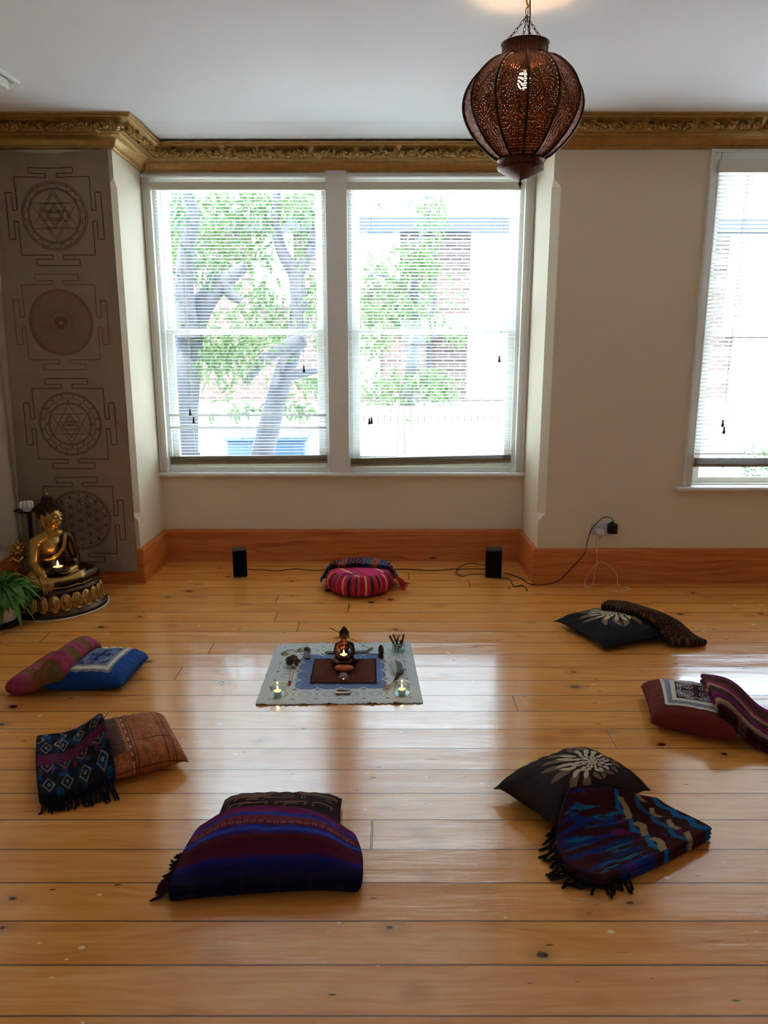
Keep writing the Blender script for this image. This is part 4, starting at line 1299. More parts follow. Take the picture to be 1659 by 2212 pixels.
def pinkolive(t, u, v):
    wob = (t.noise(t.vec(u * 4, v * 4), 2, 4) - 0.5) * 0.22
    q = (v * 3.2 + u * 0.6 + wob * 3).frac()
    c = t.ramp(q, [(0.0, C(140, 60, 78)), (0.2, C(168, 62, 100)), (0.38, C(128, 92, 52)), (0.55, C(110, 88, 48)), (0.72, C(142, 62, 58)), (0.88, C(176, 70, 110)), (1.0, C(140, 60, 78))])
    return t.mix(t.noise(t.vec(u, v), 30, 3).ramp(0.4, 0.7) * 0.3, c, C(104, 56, 44)), None
def shawlpat(t, u, v):
    base = t.mix(t.noise(t.vec(u, v), 9, 4), C(18, 18, 26), C(40, 34, 40))
    n = t.noise(t.vec(u * 3, v * 3), 2, 3)
    c = t.mix(n.ramp(0.5, 0.6), base, C(22, 62, 104))
    bd = v.band(0.44, 0.62, 0.02)
    thr = ((v * 150).sin() > 0.1) * 1.0
    c = t.mix(bd * (0.35 + thr * 0.6), c, C(112, 30, 66))
    du = (u * 4.0).frac() - 0.5; dv = (v * 3.2 + 0.1).frac() - 0.5
    dia = du.abs() + dv.abs() + (t.noise(t.vec(u, v), 20, 2) - 0.5) * 0.08
    lines = ((dia * 24).sin() > 0.55) * (dia < 0.36)
    c = t.mix(lines * (1 - bd) * 0.75, c, C(150, 134, 120))
    vine = ((u * 9 + (v * 26).sin() * 0.8).sin().abs() < 0.13) * v.band(0.72, 0.95, 0.02)
    c = t.mix(vine * 0.7, c, C(176, 160, 132))
    c = t.mix(v.band(0.30, 0.40, 0.02) * ((u * 40).sin() > 0.6) * 0.6, c, C(120, 40, 70))
    return c, None
def dkpaisley(t, u, v):
    base = t.mix(t.noise(t.vec(u, v), 8, 4), C(30, 18, 16), C(56, 34, 24))
    d = t.voro(t.vec(u * 3.5, v * 7.0), 1.0)
    c = t.mix(((d * 34).sin() > 0.6) * 0.6, base, C(122, 80, 44))
    c = t.mix(t.noise(t.vec(u * 6, v * 6, 3.0), 2, 3).ramp(0.6, 0.66) * 0.8, c, C(124, 40, 34))
    return c, None
def scarfpat(t, u, v):
    k = (u * 9.0).floor()
    r = t.white(k)
    c = t.ramp(r, [(0.0, C(52, 18, 40)), (0.3, C(120, 28, 48)), (0.5, C(40, 74, 110)), (0.65, C(64, 22, 48)), (0.85, C(150, 60, 60))], True)
    c = t.mix(t.noise(t.vec(u, v), 22, 3).ramp(0.5, 0.6), c, C(40, 18, 32))
    c = t.mix((((u * 70).sin() * (v * 40).sin()) > 0.7) * 0.8, c, C(200, 170, 150))
    return c, None

M_tass = fabric('dark_tassel_yarn', C(30, 24, 26), var=0.4)
k_ = Blanket(at(430, 1800, .05), at(764, 1786, .09), at(775, 1930, .0), at(366, 1950, .0), 0.050, [pl_emb.mb.bvh()], 2, None, 0.05, 2, 0.006, bow=(-0.06, 0.03, 0.08, 0.0), blur=4, grow=1)
blanket(k_, 'blanket', 'purple blue striped wool blanket folded over the maze-embroidered cushion', 'blanket', cloth_mat('purple_striped_wool', purple_stripes), [(((0, 0.05), (0, 0.95)), 36, 0.055, 0.0045, 5)], fabric('plum_tassel_yarn', C(56, 18, 32), var=0.4))
k_ = Blanket(at(1245, 1735, .10), at(1424, 1690, .12), at(1538, 1796, .05), at(1300, 1925, .0), 0.045, [pl_brown.mb.bvh()], 3, None, 0.06, 3, 0.006, bow=(0.05, 0.0, 0.03, 0.42), blur=4)
# its long fringed end lies towards the viewer's left
k_.q = [Vector((v[0], v[1])) for v in (at(1225, 1748, .07), at(1424, 1690, .12), at(1538, 1796, .03), at(1300, 1926, .0))]
kq = at(1158, 1832, .0)
k_.q[0] = k_.q[0].lerp(Vector((kq.x, kq.y)), 0.0)
blanket(k_, 'blanket', 'dark ikat wool blanket with tan and blue zigzags and black fringe', 'blanket', cloth_mat('ikat_wool', ikat), [], M_tass)
ikat_blanket = k_
k_ = Blanket(at(1512, 1476, .10), at(1690, 1530, .08), at(1745, 1652, .0), at(1548, 1598, .0), 0.050, [pl_maroon.mb.bvh()], 2, None, 0.08, 4, 0.008, bow=(0, 0, 0.02, 0), blur=4)
blanket(k_, 'blanket', 'magenta and brown striped blanket at the right edge on the maroon cushion', 'blanket', cloth_mat('magenta_striped_wool', magenta), [(((0.0, 1), (0.75, 1)), 14, 0.03, 0.003, 6)], M_tass)
def two_rolls(u, v): return 0.62 + 0.38 * abs(math.sin(PI * (u * 2.0))) ** 0.8 - 0.15 * sstep(0.85, 1.0, v)
k_ = Blanket(at(105, 1402, .09), at(218, 1396, .09), at(134, 1494, .02), at(18, 1500, .0), 0.095, [pl_blue.mb.bvh()], 1, two_rolls, 0.12, 5, 0.006, blur=4)
blanket(k_, 'blanket', 'pink and olive blanket loosely rolled, overlapping the blue cushion', 'blanket', cloth_mat('pink_olive_wool', pinkolive), [(((0.6, 1), (1.0, 1)), 6, 0.02, 0.003, 7)], fabric('maroon_tassel_yarn', C(96, 32, 40)))
k_ = Blanket(at(80, 1584, .05), at(217, 1562, .07), at(252, 1712, .0), at(88, 1742, .0), 0.040, [pl_orange.mb.bvh()], 3, None, 0.05, 6, 0.005, bow=(0, 0, 0.0, 0.02), blur=4)
blanket(k_, 'shawl', 'dark blue and plum patterned shawl with twisted tassels on the rust cushion', 'shawl', cloth_mat('dark_patterned_weave', shawlpat), [(((0.02, 0), (0.98, 0)), 42, 0.06, 0.0040, 8)], M_tass)
k_ = Blanket(at(1296, 1320, .10), at(1334, 1308, .10), at(1533, 1388, .02), at(1446, 1400, .0), 0.040, [pl_black.mb.bvh()], 1, lambda u, v: 0.75 + 0.25 * math.sin(PI * u), 0.12, 7, 0.006, bow=(0, 0, 0, -0.4), blur=3)
blanket(k_, 'scarf', 'dark brown paisley scarf laid across the black flower cushion', 'scarf', cloth_mat('dark_paisley_weave', dkpaisley))
k_ = Blanket((ZX - 0.24, ZY + 0.16), (ZX + 0.25, ZY + 0.17), (ZX + 0.235, ZY - 0.03), (ZX - 0.26, ZY - 0.02), 0.022, [zafu_mb.bvh()], 2, None, 0.10, 8, 0.005, bow=(-0.35, 0, 0, 0), blur=2)
blanket(k_, 'shawl', 'small patterned shawl with red tassels draped over the round pink cushion', 'shawl', cloth_mat('jewel_patterned_weave', scarfpat), [(((1, 0.0), (1, 0.75)), 16, 0.075, 0.0032, 9)], fabric('red_tassel_yarn', C(176, 40, 44), var=0.3))
# fringe of the ikat blanket along its near left end
k = ikat_blanket
root = [o for o in COL.objects if o.get('label', '').startswith('dark ikat')][0]
k.fringe(((0, 0.0), (0, 0.98)), 26, 0.06, 0.0046, 11).build('fringe', M_tass, root)
k.fringe(((0.0, 0), (0.22, 0)), 7, 0.05, 0.0046, 12).build('fringe', M_tass, root)
# loose white thread on the floor by the fringe
m = MB(); m.tube([at(1232, 1940, .0015), at(1250, 1943, .0015), at(1275, 1946, .002), at(1283, 1955, .0015), at(1290, 1948, .0015), at(1305, 1942, .0015), at(1312, 1950, .0015)], 0.0010, 5)
tag(m.build('loose_thread', fabric('white_cotton_thread', C(220, 214, 204)), None, True, at(1270, 1946, 0)), 'loose white thread on the floor beside the ikat blanket fringe', 'thread')

# ================================================================ TAPESTRY
def tapestry_mat():
    t = T('grey_mauve_cotton')
    x, y, z = t.xyz('Object')
    n = t.noise(t.vec(x, y, z), 8, 4); w = t.noise(scale=600, detail=1)
    t.bump(w * 0.5 + n * 0.3, 0.3, 0.004)
    return t.done(t.mix(n, C(140, 122, 102), C(162, 144, 124)), 0.95, 0, 0.1)
M_tap = tapestry_mat()
M_ink = plain('brown_printed_line', C(92, 54, 34), 0.9, var=0.15)
M_copper_ink = plain('copper_printed_line', C(122, 84, 60), 0.9, var=0.15)
TZ0, TZ1 = 0.095, 2.662
def tap(x, z, e=0.0):
    """x from 0 (left) to 1 (right) of the cloth, z height"""
    q = (z - TZ0) / (TZ1 - TZ0)
    xl, xr = lerp(-2.352, -2.285, q), lerp(-1.612, -1.606, q)
    sag = 0.028 * math.sin(PI * x) * sstep(0.9, 1.0, q)
    fold = 0.005 * math.sin(x * 17 + z) + 0.004 * math.sin(x * 7 - z * 1.3)
    return Vector((lerp(xl, xr, x), 4.858 - 0.012 - fold - e, z - sag))
m = MB()
m.grid(lambda u, v: tap(u, lerp(TZ0, TZ1, v), 0.0), 60, 120)
m.grid(lambda u, v: tap(u, lerp(TZ0, TZ1, v), -0.003), 60, 120, flip=True)
tc0 = tap(0.5, 0.1)
tapestry = thing('tapestry', (tc0.x, tc0.y, TZ0), 'long grey cloth hanging printed with four line-drawn mandalas, behind the golden buddha', 'tapestry')
m.build('cloth', M_tap, tapestry)
def W(cx, cz, px, pz):
    """mandala point in metres about its centre, on the cloth"""
    z = cz + pz; q = (z - TZ0) / (TZ1 - TZ0)
    xl, xr = lerp(-2.352, -2.285, q), lerp(-1.612, -1.606, q)
    return tap((cx + px - xl) / (xr - xl), z, 0.0012)
def wl(m, cx, cz, pts, w, n=6):
    P = []
    for a, b in zip(pts, pts[1:]): P += [W(cx, cz, lerp(a[0], b[0], k / n), lerp(a[1], b[1], k / n)) for k in range(n)]
    P.append(W(cx, cz, *pts[-1]))
    m.ribbon(P, w, Vector((0, -1, 0)))
def circ(r, cx=0, cz=0, n=64, a0=0, a1=2 * PI): return [(cx + r * math.cos(lerp(a0, a1, k / n)), cz + r * math.sin(lerp(a0, a1, k / n))) for k in range(n + 1)]
def gates(m, cx, cz, a, w):
    side = [(-a, a), (-.14 * a, a), (-.14 * a, 1.11 * a), (-.59 * a, 1.11 * a), (-.59 * a, 1.27 * a), (.59 * a, 1.27 * a), (.59 * a, 1.11 * a), (.14 * a, 1.11 * a), (.14 * a, a), (a, a)]
    for k in range(4):
        c, s = math.cos(k * PI / 2), math.sin(k * PI / 2)
        wl(m, cx, cz, [(x * c - z * s, x * s + z * c) for x, z in side], w)
def tri(r, up, dz=0.0, sx=1.0):
    s = 1 if up else -1
    P = [(0, s * r), (-0.866 * r * sx, -s * r * 0.5), (0.866 * r * sx, -s * r * 0.5), (0, s * r)]
    return [(x, z + dz) for x, z in P]
A_ = 0.222
cents = [deep(x, y, 4.845) for x, y in ((118, 466), (132, 697), (152, 916), (174, 1124))]
def mandala(i, name, copper=False):
    m = MB(); cx, cz = cents[i].x, cents[i].z
    gates(m, cx, cz, A_, 0.0055)
    R = 0.88 * A_
    if i == 0:
        for r in (1.0, 0.95, 0.80, 0.76): wl(m, cx, cz, circ(R * r), 0.0036, 1)
        for k in range(16):
            a = 2 * PI * k / 16
            wl(m, cx, cz, [(R * r * math.cos(a + d), R * r * math.sin(a + d)) for r, d in ((.80, -.19), (.90, -.12), (.95, 0), (.90, .12), (.80, .19))], 0.003, 2)
        for r, u, dz in ((.74, 1, 0), (.74, 0, 0), (.52, 1, .12), (.52, 0, -.12), (.40, 1, -.14), (.40, 0, .14), (.28, 1, 0.06), (.28, 0, -.05), (.16, 0, 0)):
            wl(m, cx, cz, tri(R * r, u, dz * R, 1.1 if r > .5 else 1.25), 0.0028)
    if i == 1:
        for r in (1.0, 0.97): wl(m, cx, cz, circ(R * r), 0.004, 1)
        for k in range(44):
            a = 2 * PI * k / 44; r = R * 0.455
            wl(m, cx, cz, circ(r, (r + 0.012) * math.cos(a), (r + 0.012) * math.sin(a), 36), 0.0030, 1)
    if i == 2:
        for r in (1.0, 0.965, 0.68, 0.64): wl(m, cx, cz, circ(R * r), 0.0036, 1)
        for ring, (r0, r1, n) in enumerate(((.82, .965, 16), (.68, .82, 12))):
            for k in range(n):
                a = 2 * PI * (k + .5 * ring) / n; d = PI / n
                wl(m, cx, cz, [(R * r * math.cos(a + q), R * r * math.sin(a + q)) for r, q in ((r0, -d), (lerp(r0, r1, .7), -d * .95), (r1, -d * .6), (r1, d * .6), (lerp(r0, r1, .7), d * .95), (r0, d))], 0.003, 2)
        for r, u, dz in ((.64, 1, 0), (.64, 0, 0), (.34, 1, 0), (.34, 0, -.10), (.2, 1, .05), (.1, 1, .02)): wl(m, cx, cz, tri(R * r, u, dz * R), 0.003)
    if i == 3:
        for r in (1.0, 0.95): wl(m, cx, cz, circ(R * r), 0.004, 1)
        r = R * 0.95 / 3
        for q in range(-3, 4):
            for s in range(-3, 4):
                x, z = r * (q + s * 0.5), r * s * 0.866
                if math.hypot(x, z) > 3.3 * r: continue
                seg = []
                for (px, pz) in circ(r, z, x, 48):
                    if math.hypot(px, pz) <= R * 0.952: seg.append((px, pz))
                    else:
                        if len(seg) > 1: wl(m, cx, cz, seg, 0.0036, 1)
                        seg = []
                if len(seg) > 1: wl(m, cx, cz, seg, 0.0036, 1)
    return m.build(name, M_copper_ink if copper else M_ink, tapestry, False)
mandala(0, 'printed_mandala')['label'] = 'triangle mandala at the top of the cloth'
mandala(1, 'printed_mandala', True)['label'] = 'dense copper ring mandala'
mandala(2, 'printed_mandala')['label'] = 'petalled star mandala'
mandala(3, 'printed_mandala')['label'] = 'interlaced circles mandala at the bottom'

# ================================================================ PIERCED LANTERN
LX, LY = 0.520, 3.16
M_ribmetal = plain('dark_bronze_rib', C(70, 44, 28), 0.4, 0.8, var=0.2)
def pierced():
    t = T('pierced_copper_sheet'); nt = t.nt
    u, v = t.uv()                                   # u counts panels, v height
    pu = u.frac() - 0.5
    yv = v * 3.2
    def rosette(cv, R, spokes):
        dx = pu * 0.62; dy = (v - cv) * 1.25
        r = (dx * dx + dy * dy).sqrt() / R; a = dy.atan2(dx)
        k = (r * 6.0).floor()
        hole = ((a * spokes + k * 1.57).sin() > 0.35) * ((r * 6.0).frac().band(0.25, 0.8, 0.08)) * (r < 1.0)
        return hole, (r < 1.05)
    h1, m1 = rosette(0.30, 0.20, 18.0); h2, m2 = rosette(0.62, 0.22, 20.0); h3, m3 = rosette(0.86, 0.12, 12.0)
    gx = (pu * 26.0 + (v * 46.0).floor() * 0.5).frac() - 0.5; gy = (v * 46.0).frac() - 0.5
    dots = (gx * gx + gy * gy) < 0.05
    inside = m1.max(m2).max(m3)
    holes = (h1 * 1.0).max(h2 * 1.0).max(h3 * 1.0).max(dots * (1 - inside))
    n = t.noise(scale=60, detail=4)
    relief = (pu * 40 + (v * 30).sin()).sin() * (v * 55).sin()
    col = t.mix(n, C(84, 44, 22), C(132, 72, 38))
    t.bump(relief * 0.6 + n * 0.5 - holes, 0.7, 0.006)
    t.done(col, 0.42, 0.75, 0.5)
    tr = nt.nodes.new('ShaderNodeBsdfTransparent'); mx = nt.nodes.new('ShaderNodeMixShader')
    f = holes * 0.9
    nt.links.new(f.s, mx.inputs[0]); nt.links.new(t.b.outputs[0], mx.inputs[1]); nt.links.new(tr.outputs[0], mx.inputs[2])
    nt.links.new(mx.outputs[0], t.out.inputs['Surface'])
    return t.m
M_pierced = pierced()
def collar_mat():
    t = T('punched_copper_collar')
    x, y, z = t.xyz('Object')
    a = y.atan2(x)
    n = t.noise(scale=50, detail=4)
    bars = (a * 60).sin()
    t.bump(bars * 0.4 + n * 0.3, 0.3, 0.003)
    return t.done(t.mix(n * 0.6 + (bars > 0.5) * 0.3, C(62, 32, 18), C(116, 64, 36)), 0.4, 0.75, 0.5)
M_collar = collar_mat()
lantern = thing('hanging_lantern', (LX, LY, 2.147), 'large pierced copper lantern hanging on chains from the ceiling', 'lantern')
NP = 12; PH = -PI / 2 - 0.093
def lant_r(q):
    """radius along the height q 0..1 from bottom to top"""
    return 0.086 + 0.134 * math.sin(PI * min(1, max(0, q)) ** 1.12) ** 0.66
ZB, ZT = 2.254, 2.600
def lant(phi, q):
    R = lant_r(q); d = ((phi - PH) / (2 * PI / NP)) % 1.0 - 0.5
    th = d * 2 * PI / NP
    oct_ = math.cos(PI / NP) / math.cos(th)
    return R * lerp(oct_, 1.0, 0.35)
m = MB(); nu, nv = NP * 10, 36
I = [[m.vert((LX + lant(PH + 2 * PI * i / nu, j / nv) * math.cos(PH + 2 * PI * i / nu), LY + lant(PH + 2 * PI * i / nu, j / nv) * math.sin(PH + 2 * PI * i / nu), lerp(ZB, ZT, j / nv))) for j in range(nv + 1)] for i in range(nu)]
for i in range(nu):
    for j in range(nv):
        m.face((I[i][j], I[(i + 1) % nu][j], I[(i + 1) % nu][j + 1], I[i][j + 1]), [(i / 10, j / nv), ((i + 1) / 10, j / nv), ((i + 1) / 10, (j + 1) / nv), (i / 10, (j + 1) / nv)])
m.build('pierced_globe', M_pierced, lantern, angle=25)
for k in range(NP):
    a = PH + 2 * PI * k / NP; m = MB()
    m.tube([(LX + (lant_r(j / 30) + 0.002) * math.cos(a), LY + (lant_r(j / 30) + 0.002) * math.sin(a), lerp(ZB, ZT, j / 30)) for j in range(31)], 0.0056, 8)
    m.build('rib', M_ribmetal, lantern)
m = MB(); m.lathe([(0.087, 2.588), (0.092, 2.592), (0.090, 2.604), (0.085, 2.610), (0.085, 2.641), (0.089, 2.647), (0.086, 2.649), (0.081, 2.641), (0.081, 2.592), (0.084, 2.588)], 48, (LX, LY, 0), cap=False)
m.build('top_collar', M_collar, lantern)
m = MB(); m.lathe([(0.080, 2.260), (0.088, 2.256), (0.090, 2.247), (0.085, 2.241), (0.085, 2.228), (0.090, 2.222), (0.086, 2.214), (0.070, 2.212)], 48, (LX, LY, 0), cap=False)
m.build('lower_collar', M_collar, lantern)
m = MB(); m.lathe([(0.086, 2.215), (0.080, 2.211), (0.055, 2.197), (0.030, 2.186), (0.010, 2.180), (0.006, 2.178)], 40, (LX, LY, 0), cap=False)
m.build('bottom_cone', M_collar, lantern)
m = MB(); m.lathe([(0.006, 2.182), (0.004, 2.176), (0.0045, 2.172), (0.008, 2.167), (0.0075, 2.162), (0.004, 2.159), (0.0035, 2.155), (0.001, 2.147)], 16, (LX, LY, 0))
m.build('finial', M_ribmetal, lantern)
M_chain = plain('dark_iron_chain', C(62, 52, 46), 0.4, 0.8)
M_brass = plain('warm_brass', C(176, 128, 62), 0.3, 0.9)
def link(m, c, d, L, W_, r, turn):
    d = d.normalized(); s = d.orthogonal().normalized(); s = (Matrix.Rotation(turn, 3, d) @ s)
    m.tube([c + d * (L / 2 * math.cos(2 * PI * k / 14)) + s * (W_ / 2 * math.sin(2 * PI * k / 14)) for k in range(14)], r, 5, closed=True)
ringc = Vector((LX + 0.002, LY, 2.752))
for k in range(4):
    a = PH + PI / 2 * k + 0.15; p = Vector((LX + 0.086 * math.cos(a), LY + 0.086 * math.sin(a), 2.640)); q = ringc - Vector((0, 0, 0.012))
    m = MB(); n = 8
    for j in range(n):
        c = p.lerp(q, (j + 0.5) / n) - Vector((0, 0, 0.006 * math.sin(PI * (j + 0.5) / n)))
        link(m, c, q - p, (q - p).length / n * 1.32, 0.0085, 0.0013, (j % 2) * PI / 2)
    m.build('chain', M_chain, lantern)
m = MB(); link(m, ringc, Vector((0, 0, 1)), 0.026, 0.024, 0.0018, 0.3); m.build('ring', M_chain, lantern)
m = MB(); m.tube([(LX + 0.003, LY, 2.762), (LX + 0.006, LY, 2.772), (LX, LY, 2.784), (LX, LY, ZC)], 0.004, 8); m.lathe([(0.001, ZC - .030), (0.012, ZC - .024), (0.018, ZC - .012), (0.026, ZC - .003), (0.028, ZC)], 24, (LX, LY, 0), cap=False)
m.build('ceiling_hook', M_brass, lantern)
m = MB(); m.tube([(LX + 0.010, LY - 0.004, ZC - .01), (LX + 0.013, LY - 0.006, 2.74), (LX + 0.012, LY - 0.004, 2.68), (LX + 0.004, LY, 2.60), (LX, LY, 2.585)], 0.0028, 8)
m.build('flex', M_ribmetal, lantern)
m = MB(); m.lathe([(0.012, 2.590), (0.016, 2.585), (0.016, 2.560), (0.012, 2.556)], 16, (LX, LY, 0)); m.build('lamp_holder', M_ribmetal, lantern)
m = MB(); m.ball((LX, LY, 2.525), (0.024, 0.024, 0.032), 16, 12); m.build('bulb', glow('warm_lamp_bulb', (1.0, 0.66, 0.34, 1), 34.0), lantern)
ld = bpy.data.lights.new('lantern_light', 'POINT'); ld.energy = 1.0; ld.color = (1.0, 0.62, 0.32); ld.shadow_soft_size = 0.03
lo = bpy.data.objects.new('lantern_light', ld); lo.location = (LX, LY, 2.525 + 0.05); COL.objects.link(lo)

# ================================================================ SPEAKERS, CABLES, SOCKET
M_spk = plain('black_speaker_vinyl', C(22, 22, 24), 0.5, var=0.15)
M_mesh = fabric('black_speaker_cloth', C(16, 16, 17), var=0.15, weave=1500)
def speaker(x0, x1, yb, h, rot, label):
    p, q = at(x0, yb), at(x1, yb); w = (q - p).length; c = (p + q) / 2; d = 0.11
    o = thing('speaker', (0, 0, 0), label, 'speaker', None)
    m = MB(); m.box((-w / 2, -d / 2 + 0.006, 0.004), (w / 2, d / 2, h)); bevel(m.build('cabinet', M_spk, o, False), 0.005, 3)
    m = MB(); m.box((-w / 2 + 0.004, -d / 2, 0.012), (w / 2 - 0.004, -d / 2 + 0.008, h - 0.004)); bevel(m.build('grille', M_mesh, o, False), 0.004, 3)
    for sx in (-1, 1):
        m = MB(); m.box((sx * (w / 2 - 0.02) - 0.008, -d / 2 + 0.015, 0), (sx * (w / 2 - 0.02) + 0.008, d / 2 - 0.01, 0.006)); m.build('foot', M_spk, o, False)
    o.location = (c.x, c.y + d / 2, 0); o.rotation_euler.z = rot
    return o
speaker(501, 531, 1248, 0.190, 0.20, 'small black speaker standing left in the bay')
speaker(1050, 1085, 1250, 0.195, -0.12, 'small black speaker standing right in the bay among loose cables')
M_cable = plain('black_cable', C(24, 20, 22), 0.5)
M_wcable = plain('white_cable', C(226, 216, 196), 0.5)
def smooth(P, n=6):
    Q = []
    for i in range(len(P) - 1):
        p0, p1, p2, p3 = P[max(0, i - 1)], P[i], P[i + 1], P[min(len(P) - 1, i + 2)]
        for k in range(n):
            t = k / n
            Q.append(0.5 * ((2 * p1) + (p2 - p0) * t + (2 * p0 - 5 * p1 + 4 * p2 - p3) * t * t + (3 * p1 - p0 - 3 * p2 + p3) * t ** 3))
    return Q + [P[-1]]
def floor_pts(L, r): return [at(x, y, r) for x, y in L]
m = MB(); r = 0.0028
m.tube(smooth(floor_pts([(536, 1230), (570, 1231), (600, 1233), (635, 1229), (680, 1232), (720, 1229), (760, 1230), (812, 1232), (870, 1229), (930, 1232), (985, 1229), (1048, 1229)], r + .0006)), r, 6)
tag(m.build('speaker_cable', M_cable, None, True, at(790, 1230)), 'thin black cable running along the floor between the two speakers', 'cable')
m = MB()
m.tube(smooth(floor_pts([(1050, 1222), (1030, 1218), (1010, 1217), (992, 1226), (985, 1236), (996, 1245), (1015, 1241), (1040, 1240), (1066, 1243)], r + .0062)), r, 6)
tag(m.build('cable_loop', M_cable, None, True, at(1010, 1230)), 'loop of black cable lying left of the right-hand speaker', 'cable')
m = MB()
P = floor_pts([(1088, 1238), (1100, 1240), (1112, 1244), (1125, 1249), (1146, 1262), (1180, 1263)], r + .0006)
P += [Vector((1.155, 4.866, 0.03)), Vector((1.22, 4.868, 0.10)), Vector((1.305, 4.868, 0.20)), Vector((1.325, 4.884, 0.262)), Vector((1.340, 4.890, 0.33)), Vector((1.362, 4.886, 0.385)), Vector((1.42, 4.876, 0.447)), Vector((1.462, 4.862, 0.452)), Vector((1.480, 4.856, 0.432)), Vector((1.483, 4.856, 0.425))]
m.tube(smooth(P), r, 6)
tag(m.build('power_cable', M_cable, None, True, P[0]), 'black power cable climbing the skirting to the wall socket', 'cable')
m = MB()
m.tube(smooth(floor_pts([(1066, 1247), (1085, 1249), (1100, 1251), (1107, 1262), (1112, 1267), (1125, 1264), (1134, 1268), (1139, 1276)], r + .0006)), r, 6)
for x, y in ((1100, 1271), (1138, 1275)):
    p = at(x, y, 0.0045); m.ball(p, (0.006, 0.009, 0.0042), 8, 6)
tag(m.build('audio_lead', M_cable, None, True, at(1100, 1260)), 'short black lead with jack plugs on the floor in front of the right speaker', 'cable')
m = MB(); p = deep(1277, 1129, 4.895); q = deep(1325, 1156, 4.895)
M_plate = plain('white_plastic', C(206, 202, 204), 0.4, var=0.02)
sx0, sx1, sz0, sz1 = p.x, q.x, q.z, p.z
sock = thing('wall_socket', ((sx0 + sx1) / 2, 4.90, sz0), 'white double wall socket with two switches above the skirting', 'socket')
m.box((sx0, 4.890, sz0), (sx1, 4.8995, sz1)); bevel(m.build('plate', M_plate, sock, False), 0.003)
for x in (lerp(sx0, sx1, 0.28), lerp(sx0, sx1, 0.72)):
    m = MB(); m.box((x - 0.007, 4.886, sz1 - 0.026), (x + 0.007, 4.892, sz1 - 0.008)); bevel(m.build('switch', M_plate, sock, False), 0.001)
for x in (lerp(sx0, sx1, 0.06), lerp(sx0, sx1, 0.5)):
    m = MB(); m.lathe([(0.0025, 0), (0.0025, 0.002)], 10, (0, 0, 0), Matrix.Rotation(PI / 2, 3, 'X')); 
    for i in range(len(m.v)): m.v[i] = m.v[i] + Vector((x, 4.8905, (sz0 + sz1) / 2 + 0.008))
    m.build('screw', M_cable, sock)
m = MB(); m.box((1.452, 4.846, 0.345), (1.512, 4.886, 0.412)); m.box((1.462, 4.850, 0.41), (1.490, 4.876, 0.424))
plug = bevel(m.build('black_plug', M_spk, None, False, (1.482, 4.866, 0.345)), 0.008, 3)
tag(plug, 'chunky black adaptor plugged into the right of the wall socket', 'plug')
m = MB(); m.box((1.375, 4.852, 0.342), (1.432, 4.886, 0.376)); m.box((1.392, 4.860, 0.330), (1.404, 4.872, 0.344))
tag(bevel(m.build('white_plug', M_plate, None, False, (1.40, 4.868, 0.34)), 0.007, 3), 'white charger plugged into the left of the wall socket', 'plug')
m = MB()
P = [Vector((1.398, 4.866, 0.332)), Vector((1.396, 4.876, 0.30)), Vector((1.392, 4.868, 0.25)), Vector((1.388, 4.862, 0.22)), Vector((1.396, 4.866, 0.16)), Vector((1.37, 4.866, 0.11)), Vector((1.33, 4.862, 0.04))] + floor_pts([(1263, 1264), (1270, 1269), (1280, 1262)], 0.0025) + [Vector((1.385, 4.862, 0.05)), Vector((1.385, 4.864, 0.10)), Vector((1.41, 4.868, 0.152)), Vector((1.46, 4.866, 0.14)), Vector((1.53, 4.864, 0.07))] + floor_pts([(1335, 1264), (1360, 1271), (1355, 1276), (1338, 1277)], 0.0025)
m.tube(smooth(P), 0.0019, 6)
o = tag(m.build('charging_cable', M_wcable, None, True, P[0]), 'thin white charging cable trailing from the socket to the floor', 'cable')
m = MB(); p = at(1332, 1278, 0.0035); m.box((p.x - 0.014, p.y - 0.004, 0.001), (p.x + 0.010, p.y + 0.004, 0.006)); bevel(m.build('connector', M_plate, o, False), 0.001)

# ================================================================ BUDDHA FIGURES
def bronze(name, c_body, c_robe, rough, metal, robe=True):
    t = T(name)
    x, y, z = t.xyz('Object')
    n = t.noise(scale=28, detail=5); n2 = t.noise(scale=7, detail=3)
    body = t.mix(n * 0.5 + n2 * 0.5, tuple(v * 0.55 for v in c_body[:3]) + (1,), tuple(min(1, v * 1.25) for v in c_body[:3]) + (1,))
    # the robe runs from the left shoulder under the right breast, and covers the lap
    wav = t.noise(scale=18, detail=2) * 0.012
    rb = ((x * 1.2 + 0.040) - (z - 0.335) * 1.0 + wav).ramp(-0.004, 0.004)
    rb = rb.max(1 - (z - 0.305 - x * 0.15).ramp(-0.004, 0.004)) * (1 - (z - 0.455).ramp(-0.003, 0.003))
    arm_r = (x + 0.082).ramp(-0.003, 0.003)
    hand = 1 - ((y + 0.10).ramp(-0.012, 0.012) + (x.abs() - 0.12).ramp(-0.015, 0.015) + (z - 0.26).ramp(-0.008, 0.008) + 1 - (z - 0.205).ramp(-0.008, 0.008)).clamp()
    rb = rb * arm_r * (1 - hand)
    rb = rb * (1 - ((z - 0.165).ramp(-0.002, 0.002) < 0.5))
    fold = ((x * 60 + z * 90 + n2 * 9).sin() * 0.5 + 0.5) * rb
    col = t.mix(rb * (1.0 if robe else 0.0), body, t.mix(n, tuple(v * 0.6 for v in c_robe[:3]) + (1,), c_robe))
    t.bump(n * 0.3 + fold * 0.8, 0.35, 0.006)
    return t.done(col, n2 * 0.25 + rough, metal, 0.5)
def remesh(o, vox, it=8):
    r = o.modifiers.new('one_skin', 'REMESH'); r.mode = 'VOXEL'; r.voxel_size = vox; r.use_smooth_shade = True
    s = o.modifiers.new('soften', 'SMOOTH'); s.factor = 0.5; s.iterations = it
    return o
